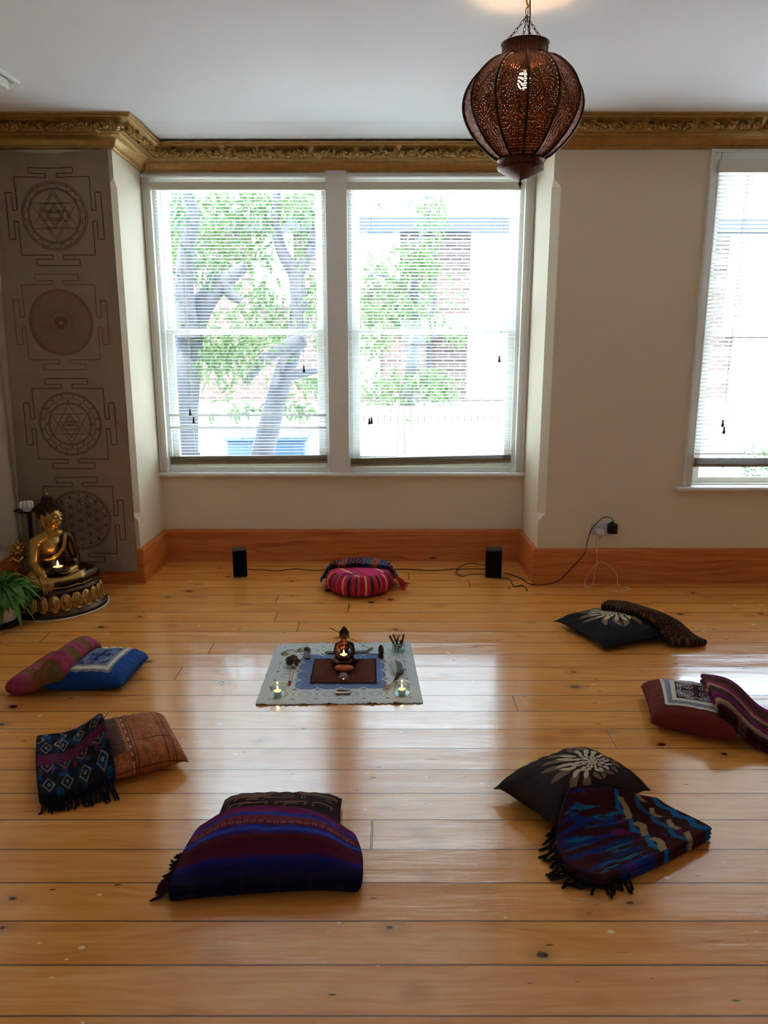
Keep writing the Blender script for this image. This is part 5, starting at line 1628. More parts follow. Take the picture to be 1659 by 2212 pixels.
def curl_points(n, z0):
    """even points on the upper part of a ball"""
    out = []
    for k in range(n):
        z = 1 - (k + 0.5) / n * (1 - z0); a = k * 2.39996
        out.append(Vector((math.sqrt(1 - z * z) * math.cos(a), math.sqrt(1 - z * z) * math.sin(a), z)))
    return out
def buddha(name, label, m_body, m_hair, m_gold, offering, kx=0.205, turn=0.0):
    """seated figure about 0.69 high facing -y, its lap at 0.16"""
    root = thing(name, (0, 0, 0), label, 'statue')
    m = MB(); V = Vector
    q = kx / .205
    m.ball((0, .025, .215), (.100 * q, .085, .068), 20, 14)
    m.limb([(0, .02, .22), (0, .02, .30), (0, .012, .375)], [.074, .064, .070], 18)
    m.ball((0, .014, .378), (.088, .062, .062), 20, 14)
    for s in (-1, 1):
        m.ball((s * .040, -.026, .374), (.038, .026, .036), 14, 10)
        m.ball((s * .094, .018, .406), .036, 14, 10)
        m.limb([(s * .04, .015, .434), (s * .092, .018, .414)], [.036, .034])
        # legs folded flat
        m.limb([(s * .065 * q, .01, .205), (s * .145 * q, -.035, .198), (s * kx, -.085, .190)], [.064, .055, .044], 14)
        m.limb([(s * kx, -.085, .186), (s * .09 * q, -.150, .186), (s * -.02, -.165, .190)], [.044, .040, .031], 14)
    m.limb([(-.02, -.165, .196), (-.09 * q, -.150, .206), (-.130 * q, -.128, .212)], [.028, .026, .015], 10)
    m.limb([(.02, -.160, .196), (.09 * q, -.145, .212), (.138 * q, -.118, .220)], [.028, .028, .016], 10)
    # arms
    if offering == 'touch':
        m.limb([(-.106, .018, .402), (-.134, .000, .285), (-.128, -.100, .232)], [.035, .031, .023], 14)
        m.limb([(-.128, -.100, .232), (-.124, -.140, .226)], [.025, .027], 12)
        for k, (dx, L) in enumerate(((-.026, .056), (-.010, .066), (.006, .064), (.021, .050))):
            m.limb([(-.124 + dx, -.150, .226), (-.122 + dx, -.178, .205), (-.120 + dx, -.184, .205 - L)], [.0078, .0068, .0055], 8)
        m.limb([(-.104, -.125, .228), (-.092, -.150, .215), (-.088, -.166, .195)], [.010, .009, .007], 8)
        m.limb([(.106, .018, .402), (.134, .000, .280), (.085, -.100, .240)], [.035, .030, .022], 14)
        m.limb([(.085, -.100, .240), (.045, -.120, .236)], [.025, .024], 12)
        for k in range(4): m.limb([(.04, -.104 - k * .013, .238), (.0, -.106 - k * .013, .236), (-.034 + abs(k - 1.5) * .006, -.108 - k * .012, .244)], [.0092, .0085, .0065], 8)
        m.limb([(.070, -.095, .246), (.040, -.086, .260), (.018, -.092, .268)], [.010, .009, .007], 8)
    else:
        for s in (-1, 1):
            m.limb([(s * .106, .018, .402), (s * .136, -.005, .285), (s * .066, -.120, .260)], [.035, .031, .023], 14)
            m.limb([(s * .066, -.120, .260), (s * .040, -.130, .262)], [.025, .024], 12)
            for k in range(4): m.limb([(s * .038, -.116 - k * .012, .262), (s * .012, -.118 - k * .012, .262 + .002 * k), (s * -.004, -.120 - k * .010, .266)], [.009, .0085, .0065], 8)
            m.limb([(s * .06, -.108, .268), (s * .05, -.128, .284), (s * .036, -.136, .288)], [.010, .009, .007], 8)
    # neck and head
    m.limb([(0, .012, .425), (0, .006, .500)], [.046, .040], 16)
    h0 = len(m.v)
    m.ball((0, .012, .560), (.062, .070, .072), 22, 16); m.ball((0, -.010, .530), (.050, .052, .056), 20, 14); m.ball((0, -.040, .497), (.018, .016, .014), 12, 8)
    m.limb([(0, -.056, .570), (0, -.064, .548), (0, -.069, .537)], [.0055, .0065, .0075], 10)
    for s in (-1, 1):
        m.ball((s * .008, -.062, .534), .0055, 8, 6)
        m.limb([(s * .008, -.058, .571), (s * .026, -.056, .577), (s * .045, -.043, .570)], [.0045, .005, .0035], 8)
        m.ball((s * .026, -.051, .558), (.014, .009, .0075), 12, 8)
        m.ball((s * .030, -.038, .530), (.020, .018, .020), 12, 8)
        m.limb([(s * .064, .010, .572), (s * .067, .012, .545), (s * .060, .010, .505)], [.010, .009, .0085], 8)
    m.limb([(-.018, -.058, .5155), (0, -.063, .5175), (.018, -.058, .5155)], [.0035, .0055, .0035], 8)
    m.limb([(-.013, -.057, .509), (0, -.060, .507), (.013, -.057, .509)], [.0035, .0055, .0035], 8)
    RT = Matrix.Translation((0, .01, 0)) @ Matrix.Rotation(turn, 4, 'Z') @ Matrix.Translation((0, -.01, 0))
    for i in range(h0, len(m.v)): m.v[i] = RT @ m.v[i]
    remesh(m.build('body', m_body, root), 0.0027, 3)
    # hair of small curls with the topknot
    m = MB(); c = V((0, .020, .580)); R = V((.0655, .070, .066))
    for p in curl_points(190, -0.55):
        q = V((p.x * R.x, p.y * R.y, p.z * R.z)) + c
        if q.y < -.015 and q.z < .596 - (abs(q.x) * .25): continue
        if q.z < .540 or (q.y < .012 and q.z < .568): continue
        m.ball(q, .0078, 8, 6)
    m.ball(c + V((0, .006, .002)), (.060, .060, .062), 20, 14)
    for p in curl_points(60, -0.1): m.ball(V((p.x * .034, p.y * .034 + .018, p.z * .036 + .642)), .0070, 8, 6)
    m.ball((0, .018, .642), (.031, .031, .033), 16, 12)
    m.v = [RT @ v for v in m.v]
    h = m.build('curled_hair', m_hair, root)
    m = MB(); m.lathe([(.008, .674), (.010, .680), (.006, .690), (.001, .698)], 12, (0, .018, 0)); m.build('topknot_jewel', m_gold, h)
    return root
def robe_band(root, mat, mat_line):
    """raised border of the robe across the chest, over the left shoulder"""
    m = MB(); P = [Vector(p) for p in ((.060, .070, .43), (.070, .030, .446), (.068, -.015, .434), (.056, -.048, .402), (.034, -.062, .362), (.000, -.060, .330), (-.036, -.054, .312), (-.066, -.032, .306), (-.074, .0, .304))]
    N = [Vector(p) for p in ((.1, 1, .5), (.1, 0, 1), (.1, -.7, .8), (.1, -1, .35), (.1, -1, .15), (0, -1, .05), (-.3, -1, 0), (-.9, -.6, 0), (-1, 0, 0))]
    Q = smooth(P, 5); NN = smooth(N, 5)
    for off_, w, r in ((0, .017, None), (-.010, 0, .0022), (.010, 0, .0022)):
        pts = []
        for i, q in enumerate(Q):
            d = (Q[min(i + 1, len(Q) - 1)] - Q[max(i - 1, 0)]).normalized(); n = NN[i].normalized(); s = d.cross(n).normalized()
            pts.append(q + s * off_ + n * .004)
        if r: m.tube(pts, r, 6)
        else:
            m.tube(pts, .0085, 8)
            for i in range(0, len(pts), 1): m.ball(pts[i] + NN[i].normalized() * .006, .0042, 6, 4)
    return m.build('robe_border', mat, root)
def flame(parent, c, s=1.0):
    m = MB(); m.lathe([(.0005, 0), (.0028 * s, .003 * s), (.0036 * s, .007 * s), (.0022 * s, .013 * s), (.0003, .020 * s)], 12, c); return m.build('flame', M_flame, parent)
M_flame = glow('candle_flame', (1.0, 0.70, 0.34, 1), 9.0)
M_wax = plain('cream_wax', C(236, 208, 170), 0.5, var=0.04)
M_tin = plain('thin_aluminium', C(190, 184, 176), 0.3, 0.9)
def tealight(loc, label, group=None, s=1.0, light=0.02):
    x, y, z = loc
    o = thing('tealight', loc, label, 'candle', group)
    m = MB(); m.lathe([(.001, 0), (.0185 * s, 0), (.0190 * s, .002), (.0190 * s, .0155 * s), (.0196 * s, .016 * s), (.0186 * s, .016 * s), (.0184 * s, .004)], 32, loc, cap=False); m.build('tin_cup', M_tin, o)
    m = MB(); m.lathe([(.001, .003), (.0182 * s, .003), (.0182 * s, .0135 * s), (.012 * s, .0125 * s), (.001, .0122 * s)], 32, loc, cap=False); m.build('wax', M_wax, o)
    m = MB(); m.tube([(x, y, z + .012 * s), (x + .0006, y, z + .019 * s)], .0008, 6); m.build('wick', M_cable, o)
    flame(o, (x, y, z + .018 * s), 1.15 * s)
    d = bpy.data.lights.new('candle_light', 'POINT'); d.energy = light; d.color = (1.0, 0.50, 0.18); d.shadow_soft_size = 0.006
    l = bpy.data.objects.new('candle_light', d); l.location = (x, y, z + .034 * s); COL.objects.link(l)
    return o

# ---------------------------------------------------------------- the large golden figure on its lotus base
M_bgold = bronze('antique_gold_bronze', C(182, 140, 76), C(74, 50, 26), 0.26, 0.85)
M_bdark = plain('dark_patinated_bronze', C(70, 48, 30), 0.4, 0.7, var=0.3)
M_bplain = plain('worn_gold_bronze', C(168, 128, 70), 0.3, 0.85, var=0.35, scale=18)
GA = math.radians(42)
big = buddha('buddha_statue', 'large golden bronze buddha seated on a lotus base in the left corner', M_bgold, M_bdark, M_bplain, 'touch', 0.205, 0.5)
robe_band(big, M_bplain, M_bdark)
m = MB()
def ell(n, rx, ry, z): return [(rx * math.cos(2 * PI * k / n), ry * math.sin(2 * PI * k / n) - .02, z) for k in range(n)]
rings = [[m.vert(p) for p in ell(72, a, b, z)] for a, b, z in ((.302, .245, .004), (.302, .245, .018), (.293, .235, .026), (.286, .228, .034), (.281, .222, .038), (.270, .212, .050), (.257, .200, .090), (.254, .197, .125), (.261, .204, .134), (.259, .202, .142), (.245, .190, .150), (.230, .178, .158), (.02, .02, .163))]
for a, b in zip(rings, rings[1:]):
    for k in range(72): m.face((a[k], a[(k + 1) % 72], b[(k + 1) % 72], b[k]))
m.face(rings[0][::-1]); m.face(rings[-1])
m.build('lotus_base', M_bdark, big)
m = MB(); NPT = 24
for k in range(NPT):
    a = 2 * PI * (k + .5) / NPT
    c = Vector((.263 * math.cos(a), .206 * math.sin(a) - .02, .080)); n = Vector((math.cos(a) / .262, math.sin(a) / .205, 0)).normalized(); tg = Vector((-n.y, n.x, 0))
    wid = 0.5 * (Vector((.263 * math.cos(a + PI / NPT), .206 * math.sin(a + PI / NPT), 0)) - Vector((.263 * math.cos(a - PI / NPT), .206 * math.sin(a - PI / NPT), 0))).length
    up = (Vector((0, 0, 1)) - n * 0.12).normalized(); nn = tg.cross(up)
    M3 = Matrix((tg, n, up)).transposed()
    m.ball(c + n * .002, (wid * 1.12, .011, .054), 14, 10, M3)
    m.ball(c + n * .009 + up * .010, (wid * .66, .011, .036), 14, 10, M3)
    m.ball(c + n * .010 - up * .040, (wid * .55, .012, .010), 10, 8, M3)
    a2 = a + PI / NPT; c2 = Vector((.267 * math.cos(a2), .209 * math.sin(a2) - .02, .045)); m.ball(c2, (.008, .008, .010), 8, 6)
m.build('lotus_petals', M_bplain, big)
m = MB()
R_ = ell(60, .226, .165, .166)
m.tube([Vector((x, y - .012, z + .003 * math.sin(i * 1.1))) for i, (x, y, z) in enumerate(R_)], .0055, 8, closed=True)
for s in (-.10, -.05, 0, .05, .10):
    m.tube(smooth([Vector((s * .4, -.165, .205)), Vector((s * .8, -.178, .180)), Vector((s * 1.3, -.188, .170))], 5), .004, 6)
m.build('robe_hem', M_bplain, big)
# lotus stem rising beside the right shoulder
m = MB(); sx_, sy_ = -.205, .045
m.tube(smooth([Vector((-.175, .04, .155)), Vector((-.19, .045, .22)), Vector((sx_ + .01, sy_, .29)), Vector((sx_, sy_, .355))], 6), [.012] * 12 + [.009] * 7, 8)
for k in range(9):
    a = 2 * PI * k / 9
    m.limb([(sx_, sy_, .385), (sx_ + .030 * math.cos(a), sy_ - .010, .385 + .030 * math.sin(a)), (sx_ + .047 * math.cos(a), sy_ - .002, .385 + .047 * math.sin(a))], [.009, .012, .005], 8)
m.ball((sx_, sy_ - .014, .385), (.019, .016, .019), 12, 8)
for s in (-1, 1): m.limb([(sx_, sy_, .30), (sx_ + s * .03, sy_, .325), (sx_ + s * .045, sy_, .315)], [.008, .011, .004], 8)
m.build('lotus_stem', M_bplain, big)
# armlet, ear tips; shallow dish resting in the lap hand
m = MB()
for k in range(3): m.tube([(.112 + .026 * math.cos(2 * PI * i / 16) * .85, -.044 - k * .010 + .026 * math.cos(2 * PI * i / 16) * .45, .262 - k * .004 + .026 * math.sin(2 * PI * i / 16)) for i in range(16)], .0035, 6, closed=True)
m.build('bracelets', M_bplain, big)
m = MB(); m.lathe([(.001, .252), (.030, .252), (.052, .258), (.060, .266), (.058, .268), (.048, .262), (.001, .256)], 32, (-.03, -.135, 0), cap=False); m.build('alms_dish', M_bdark, big)
m = MB(); R0 = ell(60, .314, .257, .0); R1 = ell(60, .314, .257, .0035)
a = [m.vert(p) for p in R0]; b = [m.vert(p) for p in R1]
for k in range(60): m.face((a[k], a[(k + 1) % 60], b[(k + 1) % 60], b[k]))
m.face(a[::-1]); m.face(b); m.build('pale_base_plate', plain('pale_plate', C(206, 190, 170), 0.9), big)  # thin pale plate under the lotus base
GP = at(140, 1308, 0.0); big.location = (GP.x - .04, GP.y + .01, 0); big.scale = (.93, 1, 1); big.rotation_euler.z = GA
def in_big(x, y, z): return Matrix.Rotation(GA, 3, 'Z') @ Vector((x * .93, y, z)) + big.location
p = in_big(-.03, -.135, .2585)
tealight(p, 'lit tealight in the dish on the lap of the golden buddha', None, 1.45, 0.10)

# black candle stand behind it with a white lotus holder
cs = deep(52, 1102, 4.62)
stand = thing('candle_stand', (cs.x + .02, cs.y, 0), 'black metal candle stand behind the golden buddha, in the corner', 'stand')
M_iron = plain('black_iron', C(20, 20, 22), 0.45, 0.3)
m = MB(); m.lathe([(.001, 0), (.095, 0), (.095, .008), (.02, .014), (.001, .016)], 32, (cs.x + .02, cs.y, 0), cap=False); m.build('foot', M_iron, stand)
m = MB(); m.tube([(cs.x + .02, cs.y, .01), (cs.x + .03, cs.y, cs.z - .01)], .013, 12); m.build('pole', M_iron, stand)
m = MB(); m.lathe([(.001, cs.z - .022), (.02, cs.z - .020), (.05, cs.z - .012), (.070, cs.z), (.068, cs.z + .002), (.045, cs.z - .006), (.001, cs.z - .008)], 36, (cs.x + .01, cs.y, 0), cap=False); m.build('plate', M_iron, stand)
m = MB(); c = Vector((cs.x + .018, cs.y, cs.z - .006))
m.lathe([(.001, 0), (.022, 0), (.030, .02), (.034, .045), (.033, .058), (.026, .050), (.001, .046)], 28, c, cap=False)
for k in range(8):
    a = 2 * PI * k / 8; m.ball(c + Vector((.031 * math.cos(a), .031 * math.sin(a), .038)), (.013, .013, .024), 10, 8)
tag(m.build('lotus_candle_holder', plain('frosted_white_glass', C(232, 222, 218), 0.35), None, True, c), 'white lotus shaped candle holder on the black stand', 'candle holder')

# potted plant
pc = at(0, 1354, 0.0); pc.y += .03
plant = thing('potted_plant', (pc.x, pc.y, 0), 'bushy green plant in a white pot at the left edge', 'plant')
m = MB(); m.lathe([(.001, .0), (.085, .0), (.098, .012), (.102, .030), (.098, .034), (.001, .034)], 36, pc, cap=False); m.build('saucer', M_iron, plant)
m = MB(); m.lathe([(.001, .030), (.072, .030), (.088, .07), (.096, .125), (.098, .130), (.092, .130), (.086, .115), (.001, .112)], 36, pc, cap=False); m.build('pot', plain('white_glazed_pot', C(214, 204, 190), 0.3), plant)
m = MB(); m.lathe([(.001, .114), (.086, .116)], 30, pc, cap=False); m.build('soil', plain('dark_soil', C(46, 34, 26), 0.95, var=0.4), plant)
M_pl = leaf_mat('dark_green_houseplant_leaf', C(60, 118, 54), C(140, 186, 100))
rd = random.Random(21)
def blade(m, p, d, L, Wd, droop, up):
    """a long arched pointed leaf"""
    side = d.cross(Vector((0, 0, 1))).normalized(); rows = []
    for k in range(9):
        t = k / 8
        c = p + d * L * t + Vector((0, 0, 1)) * (up * L * t - droop * L * t * t)
        w = Wd * (math.sin(PI * (0.08 + 0.92 * t)) ** 0.75) if k < 8 else 0.0006
        lift = Vector((0, 0, w * 0.35))
        rows.append([m.vert(c - side * w + lift), m.vert(c), m.vert(c + side * w + lift)])
    for a, b in zip(rows, rows[1:]):
        m.face((a[0], a[1], b[1], b[0])); m.face((a[1], a[2], b[2], b[1]))
m = MB(); st = MB()
for k in range(130):
    a = rd.uniform(0, 2 * PI); el = rd.uniform(0.3, 1.25)
    d = Vector((math.cos(a) * math.cos(el * .6), math.sin(a) * math.cos(el * .6), 0))
    h = rd.uniform(.03, .13)
    q = pc + Vector((math.cos(a) * rd.uniform(.02, .10), math.sin(a) * rd.uniform(.02, .10), .125 + h))
    st.tube(smooth([pc + Vector((math.cos(a) * .02, math.sin(a) * .02, .112)), pc.lerp(q, .5) + Vector((0, 0, .075)), q], 3), .0018, 5)
    blade(m, q, d.normalized(), rd.uniform(.09, .155), rd.uniform(.016, .027), rd.uniform(.7, 1.6), rd.uniform(.2, .9))
for a in (0.7, 0.2, -0.5):
    d = Vector((math.cos(a), math.sin(a), 0)); q = pc + d * .08 + Vector((0, 0, .20)); blade(m, q, d, .16, .014, .55, .5)
m.build('leaves', M_pl, plant); st.build('stems', M_pl, plant)

# ================================================================ THE ALTAR CLOTH AND ITS OBJECTS
def crochet():
    t = T('pale_crochet_cotton')
    u, v = t.uv()
    gx = u * 6.9 - 0.45; gy = v * 6.9 - 0.45
    inside = (gx > 0.0) * (gx < 6.0) * (gy > 0.0) * (gy < 6.0)
    fx = gx.frac() - 0.5; fy = gy.frac() - 0.5
    r = (fx * fx + fy * fy).sqrt(); a = fy.atan2(fx)
    ring = r.band(0.10, 0.13, 0.012).max(r.band(0.24, 0.275, 0.012)).max(r.band(0.455, 0.49, 0.012))
    pet = ((a * 12.0).sin() > 0.25) * r.band(0.15, 0.23, 0.01)
    pet2 = ((a * 20.0).sin() > 0.35) * r.band(0.29, 0.33, 0.01)
    cor = (r > 0.60) * 0.9
    dx = (u * 70.0).frac() - 0.5; dy = (v * 62.0).frac() - 0.5
    border = (1 - inside) * ((dx.abs() < 0.22) * (dy.abs() < 0.22))
    holes = ((ring * 0.6 + pet * 0.75 + pet2 * 0.7 + cor) * inside + border * 0.8).clamp()
    cx = gx.floor(); cy = gy.floor()
    bx = (gx > 1.0) * (gx < 5.0) * (gy > 1.0) * (gy < 5.0) * (r < 0.56)
    n = t.noise(t.vec(u, v), 60, 3)
    thread = t.mix(bx, t.mix(n, C(200, 208, 211), C(228, 232, 232)), t.mix(n, C(96, 118, 168), C(128, 150, 194)))
    c = t.mix(holes * 0.75, thread, C(92, 88, 92))
    t.bump(n * 0.5 - holes, 0.7, 0.003)
    return t.done(c, 0.9, 0, 0.15)
QA, QB, QC, QD = [Vector((v.x, v.y)) for v in (at(598, 1393), at(886, 1388), at(914, 1520), at(552, 1524))]
def mat_pt(u, v, z):
    e = min(u, 1 - u, v, 1 - v)
    p = QD * (1 - u) * (1 - v) + QC * u * (1 - v) + QA * (1 - u) * v + QB * u * v
    ripple = (0.003 * math.sin(u * 31) * math.sin(v * 5 + 1) + 0.003 * math.sin(u * 47 + v * 30)) * (1 - sstep(0.0, 0.05, e))
    sc = 0.004 * math.sin(u * 160) * (1 - sstep(0, 0.008, min(v, 1 - v)))
    return Vector((p.x, p.y + sc, z + max(0, ripple)))
m = MB(); m.grid(lambda u, v: mat_pt(u, v, .0045), 110, 80); m.grid(lambda u, v: mat_pt(u, v, .001), 110, 80, flip=True)
mid = mat_pt(.5, .5, 0)
mat_root = tag(m.build('crochet_mat', crochet(), None, True, (mid.x, mid.y, 0)), 'pale crochet mat with a scalloped blue centre, spread in the middle of the floor', 'mat')
def mola():
    t = T('dark_red_stitched_cloth')
    u, v = t.uv()
    e = u.min(1 - u).min(v.min(1 - v))
    fx = ((u * 3).frac() - 0.5).abs(); fy = ((v * 2).frac() - 0.5).abs()
    d = fx.max(fy) + ((u * 3).floor() + (v * 2).floor()) * 0.21
    ln = (d * 58.0).sin() > 0.2
    n = t.noise(t.vec(u, v), 70, 3)
    c = t.mix(ln * 0.8, C(96, 36, 28), C(40, 18, 18))
    c = t.mix((n > 0.58) * 0.5, c, C(160, 92, 50))
    c = t.mix(1 - e.ramp(0.02, 0.03), c, C(26, 22, 32))
    t.bump(ln * 0.5 + n * 0.5, 0.5, 0.002)
    return t.done(c, 0.9, 0, 0.15)
RA, RB, RC, RD = [Vector((v.x, v.y)) for v in (at(680, 1423, .007), at(812, 1423, .007), at(814, 1476, .007), at(669, 1476, .007))]
m = MB()
def red_pt(u, v, z):
    p = RD * (1 - u) * (1 - v) + RC * u * (1 - v) + RA * (1 - u) * v + RB * u * v
    return Vector((p.x, p.y, z + 0.0015 * (1 + math.sin(u * 9 + v * 4))))
m.grid(lambda u, v: red_pt(u, v, .0070), 30, 30); m.grid(lambda u, v: red_pt(u, v, .0052), 30, 30, flip=True)
a = red_pt(.5, .5, 0)
tag(m.build('stitched_cloth', mola(), None, True, (a.x, a.y, .005)), 'dark red maze-stitched square cloth with black edge on the crochet mat', 'cloth')
ZM, ZR = .0050, .0105                               # tops of mat and cloth
M_cop = bronze('dark_copper_resin', C(120, 74, 46), C(48, 26, 20), 0.25, 0.6)
M_copdark = plain('dark_brown_resin', C(58, 34, 24), 0.35, 0.3, var=0.25)
small = buddha('buddha_figurine', 'small dark copper buddha figurine on the altar mat holding a tealight', M_cop, M_copdark, M_copdark, 'hold', 0.155)
m = MB(); m.lathe([(.001, .120), (.15, .120), (.19, .145), (.205, .175), (.19, .196), (.10, .202)], 40, (0, -.035, 0), sy=0.80, cap=False); m.build('robe_skirt', M_copdark, small)
m = MB(); m.lathe([(.001, .262), (.050, .262), (.072, .275), (.082, .300), (.078, .302), (.064, .280), (.001, .272)], 28, (0, -.150, 0), cap=False); m.build('bowl', M_copdark, small)
sp = at(744, 1432, ZR); SS = .335
small.scale = (SS, SS, SS); small.location = (sp.x, sp.y, ZR - .120 * SS + .0005)
tealight((sp.x, sp.y - .150 * SS, small.location.z + .2745 * SS), 'lit tealight in the hands of the copper figurine', None, 0.95, 0.04)

# tealights in tumblers
M_cup = thin_glass('clear_glass', (0.90, 0.97, 0.95, 1), 0.16)
def tumbler(px, py, label, r=.038, h=.050):
    p = at(px, py, ZM)
    o = thing('glass_holder', p, label, 'glass', None)
    m = MB(); m.lathe([(.001, 0), (r * .93, 0), (r * .97, .003), (r, h), (r - .0015, h + .001), (r - .003, h), (r - .004, .008), (.001, .007)], 40, p, cap=False)
    m.build('cup', M_cup, o)
    m = MB(); m.tube([p + Vector(((r - .0015) * math.cos(2 * PI * k / 40), (r - .0015) * math.sin(2 * PI * k / 40), h)) for k in range(40)], .0016, 6, closed=True)
    m.build('rim', plain('glass_rim_edge', C(176, 198, 190), 0.1, spec=0.9), o)
    return p
p = tumbler(600, 1502, 'clear glass holder at the front left corner of the crochet mat')
tealight((p.x, p.y, ZM + .0085), 'lit tealight in the glass nearest the front left corner of the mat', None, .95, .03)
p = tumbler(868, 1498, 'clear glass holder at the front right corner of the crochet mat')
tealight((p.x, p.y, ZM + .0085), 'lit tealight in the glass nearest the front right corner of the mat', None, .95, .03)
p = tumbler(861, 1405, 'glass bowl of scented wood sticks at the back right of the mat', .036, .042)
M_stick = plain('dark_scented_wood', C(92, 62, 42), 0.9, var=0.3, scale=40)
for k, (dx, dy, tx, ty, L, w) in enumerate(((-.012, -.004, -.030, .006, .080, .009), (.002, .008, -.026, .012, .078, .008), (.012, -.002, .012, .004, .080, .007), (-.002, -.012, .020, -.006, .058, .008), (-.016, .008, .016, .010, .060, .007))):
    m = MB(); a = p + Vector((dx, dy, .010)); d = Vector((tx, ty, .062)).normalized(); b = a + d * L
    s = d.orthogonal().normalized() * w * .5; u_ = d.cross(s)
    A = [m.vert(q) for q in (a + s + u_, a - s + u_, a - s - u_, a + s - u_)]; B = [m.vert(q) for q in (b + s + u_, b - s + u_ * 1.1, b - s - u_, b + s * .8 - u_)]
    for i in range(4): m.face((A[i], A[(i + 1) % 4], B[(i + 1) % 4], B[i]))
    m.face(A[::-1]); m.face(B)
    tag(bevel(m.build('wood_stick', M_stick, None, False, a), .0008), 'dark scented wood stick standing in the glass bowl', 'stick', 'wood sticks in the glass bowl')
# dropper bottle
p = at(664, 1422, ZM)
bt = thing('spray_bottle', p, 'small grey labelled bottle with white cap at the back left of the mat', 'bottle')
m = MB(); m.lathe([(.001, 0), (.016, 0), (.0175, .002), (.0175, .048), (.014, .055), (.007, .059), (.007, .063)], 28, p, cap=False); m.build('bottle_body', plain('smoky_glass', C(58, 54, 56), 0.15, spec=0.7), bt)
m = MB(); m.lathe([(.0178, .008), (.0178, .045)], 28, p, cap=False); m.build('paper_label', plain('lilac_grey_label', C(168, 160, 164), 0.7), bt)
m = MB(); m.lathe([(.001, .061), (.0078, .061), (.0078, .070), (.004, .072), (.0036, .078), (.001, .079)], 16, p, cap=False); m.build('cap', plain('white_cap', C(220, 212, 206), 0.4), bt)
# tingsha cymbals on a cord
M_bell = plain('dull_bell_bronze', C(150, 140, 122), 0.35, 0.8, var=0.2)
cymb = thing('hand_cymbals', at(630, 1408, ZM), 'pair of small bronze hand cymbals joined by a black cord', 'cymbals')
c1, c2 = at(617, 1412, ZM + .001), at(651, 1405, ZM + .001)
for c, tl in ((c1, 0.0), (c2, 0.12)):
    m = MB(); m.lathe([(.001, .012), (.006, .012), (.010, .008), (.021, .004), (.024, .001), (.0225, .0), (.010, .004), (.001, .008)], 28, c, Matrix.Rotation(tl, 3, 'X'), cap=False)
    m.build('cymbal', M_bell, cymb)
m = MB(); m.tube(smooth([c1 + Vector((0, 0, .013)), c1 + Vector((.012, .012, .016)), c1.lerp(c2, .45) + Vector((0, .02, .004)), c1.lerp(c2, .7) + Vector((.004, -.018, .002)), c2 + Vector((-.012, 0, .010)), c2 + Vector((0, 0, .013))], 6), .0016, 6); m.build('cord', M_cable, cymb)
# incense holder and stick
ih = at(755, 1408, ZM)
m = MB(); L0, L1 = at(702, 1411, ZM), at(806, 1409, ZM)
rows = []
for k in range(25):
    t = k / 24; c = L0.lerp(L1, t); w = .013 * (1 - .25 * max(0, t - .8) / .2) * (1 if k else .6)
    z = ZM + .0005 + .020 * sstep(.82, 1.0, t) ** 1.3
    rows.append([m.vert((c.x, c.y + s * w, z + e)) for s, e in ((-1, .0), (-1, .005), (-.55, .003), (.55, .003), (1, .005), (1, .0))])
for a, b in zip(rows, rows[1:]):
    for i in range(6): m.face((a[i], a[(i + 1) % 6], b[(i + 1) % 6], b[i]))
m.face(rows[0][::-1]); m.face(rows[-1])
tag(m.build('incense_holder', plain('dark_stained_wood', C(80, 66, 62), 0.5, var=0.2), None, False, ih), 'curved dark wooden incense holder lying behind the copper figurine', 'incense holder')
e0 = Vector((L1.x - .012, L1.y, ZM + .018)); e1 = deep(712, 1356, L1.y + .01)
m = MB(); m.tube([e0, e0.lerp(e1, .3), e1], [.0011, .0011, .0018], 6)
tag(m.build('incense_stick', plain('brown_incense', C(84, 62, 54), 0.9), None, True, e0), 'thin brown incense stick slanting up behind the head of the figurine', 'incense')
# hooded figurine
p = at(823, 1420, ZM)
m = MB(); m.lathe([(.001, 0), (.013, 0), (.0135, .004), (.0125, .02), (.0135, .034), (.012, .046)], 18, p); m.ball(p + Vector((0, 0, .050)), (.0090, .0098, .0115), 14, 10); m.ball(p + Vector((0, .003, .050)), (.0122, .0100, .0165), 14, 10)
m.limb([p + Vector((-.010, 0, .042)), p + Vector((-.009, -.010, .030)), p + Vector((0, -.014, .034))], [.005, .004, .003], 8); m.limb([p + Vector((.010, 0, .042)), p + Vector((.009, -.010, .030)), p + Vector((0, -.014, .034))], [.005, .004, .003], 8)
o = m.build('hooded_figurine', plain('dark_carved_wood', C(66, 38, 30), 0.5, var=0.3), None, True, p); remesh(o, .0012, 2)
tag(o, 'tiny dark carved hooded figurine at the back of the mat, left of the stick bowl', 'figurine')
# dried pod rattle
p = at(633, 1438, ZM); h0, h1 = at(634, 1443, ZM + .010), at(626, 1474, ZM + .006)
rat = thing('pod_rattle', p, 'rattle of brown seed pods with pale handle and red tassel', 'rattle')
M_pod = plain('brown_seed_pod', C(84, 50, 36), 0.6, var=0.35, scale=60)
m = MB(); rd = random.Random(3)
for k in range(44):
    a = rd.uniform(0, 2 * PI); e = rd.uniform(0, 1) ** .7
    c = p + Vector((math.cos(a) * .030 * e, math.sin(a) * .030 * e + .006, .016 + .020 * (1 - e) + rd.uniform(0, .012)))
    m.ball(c, (.014, .010, .008), 8, 6, Matrix.Rotation(rd.uniform(0, 3), 3, Vector((rd.uniform(-1, 1), rd.uniform(-1, 1), .3))))
m.build('seed_pods', M_pod, rat)
m = MB(); m.tube([h0, h0.lerp(h1, .5), h1], [.0062, .0068, .0058], 10); m.build('handle', plain('pale_bone', C(198, 172, 142), 0.5), rat)
m = MB()
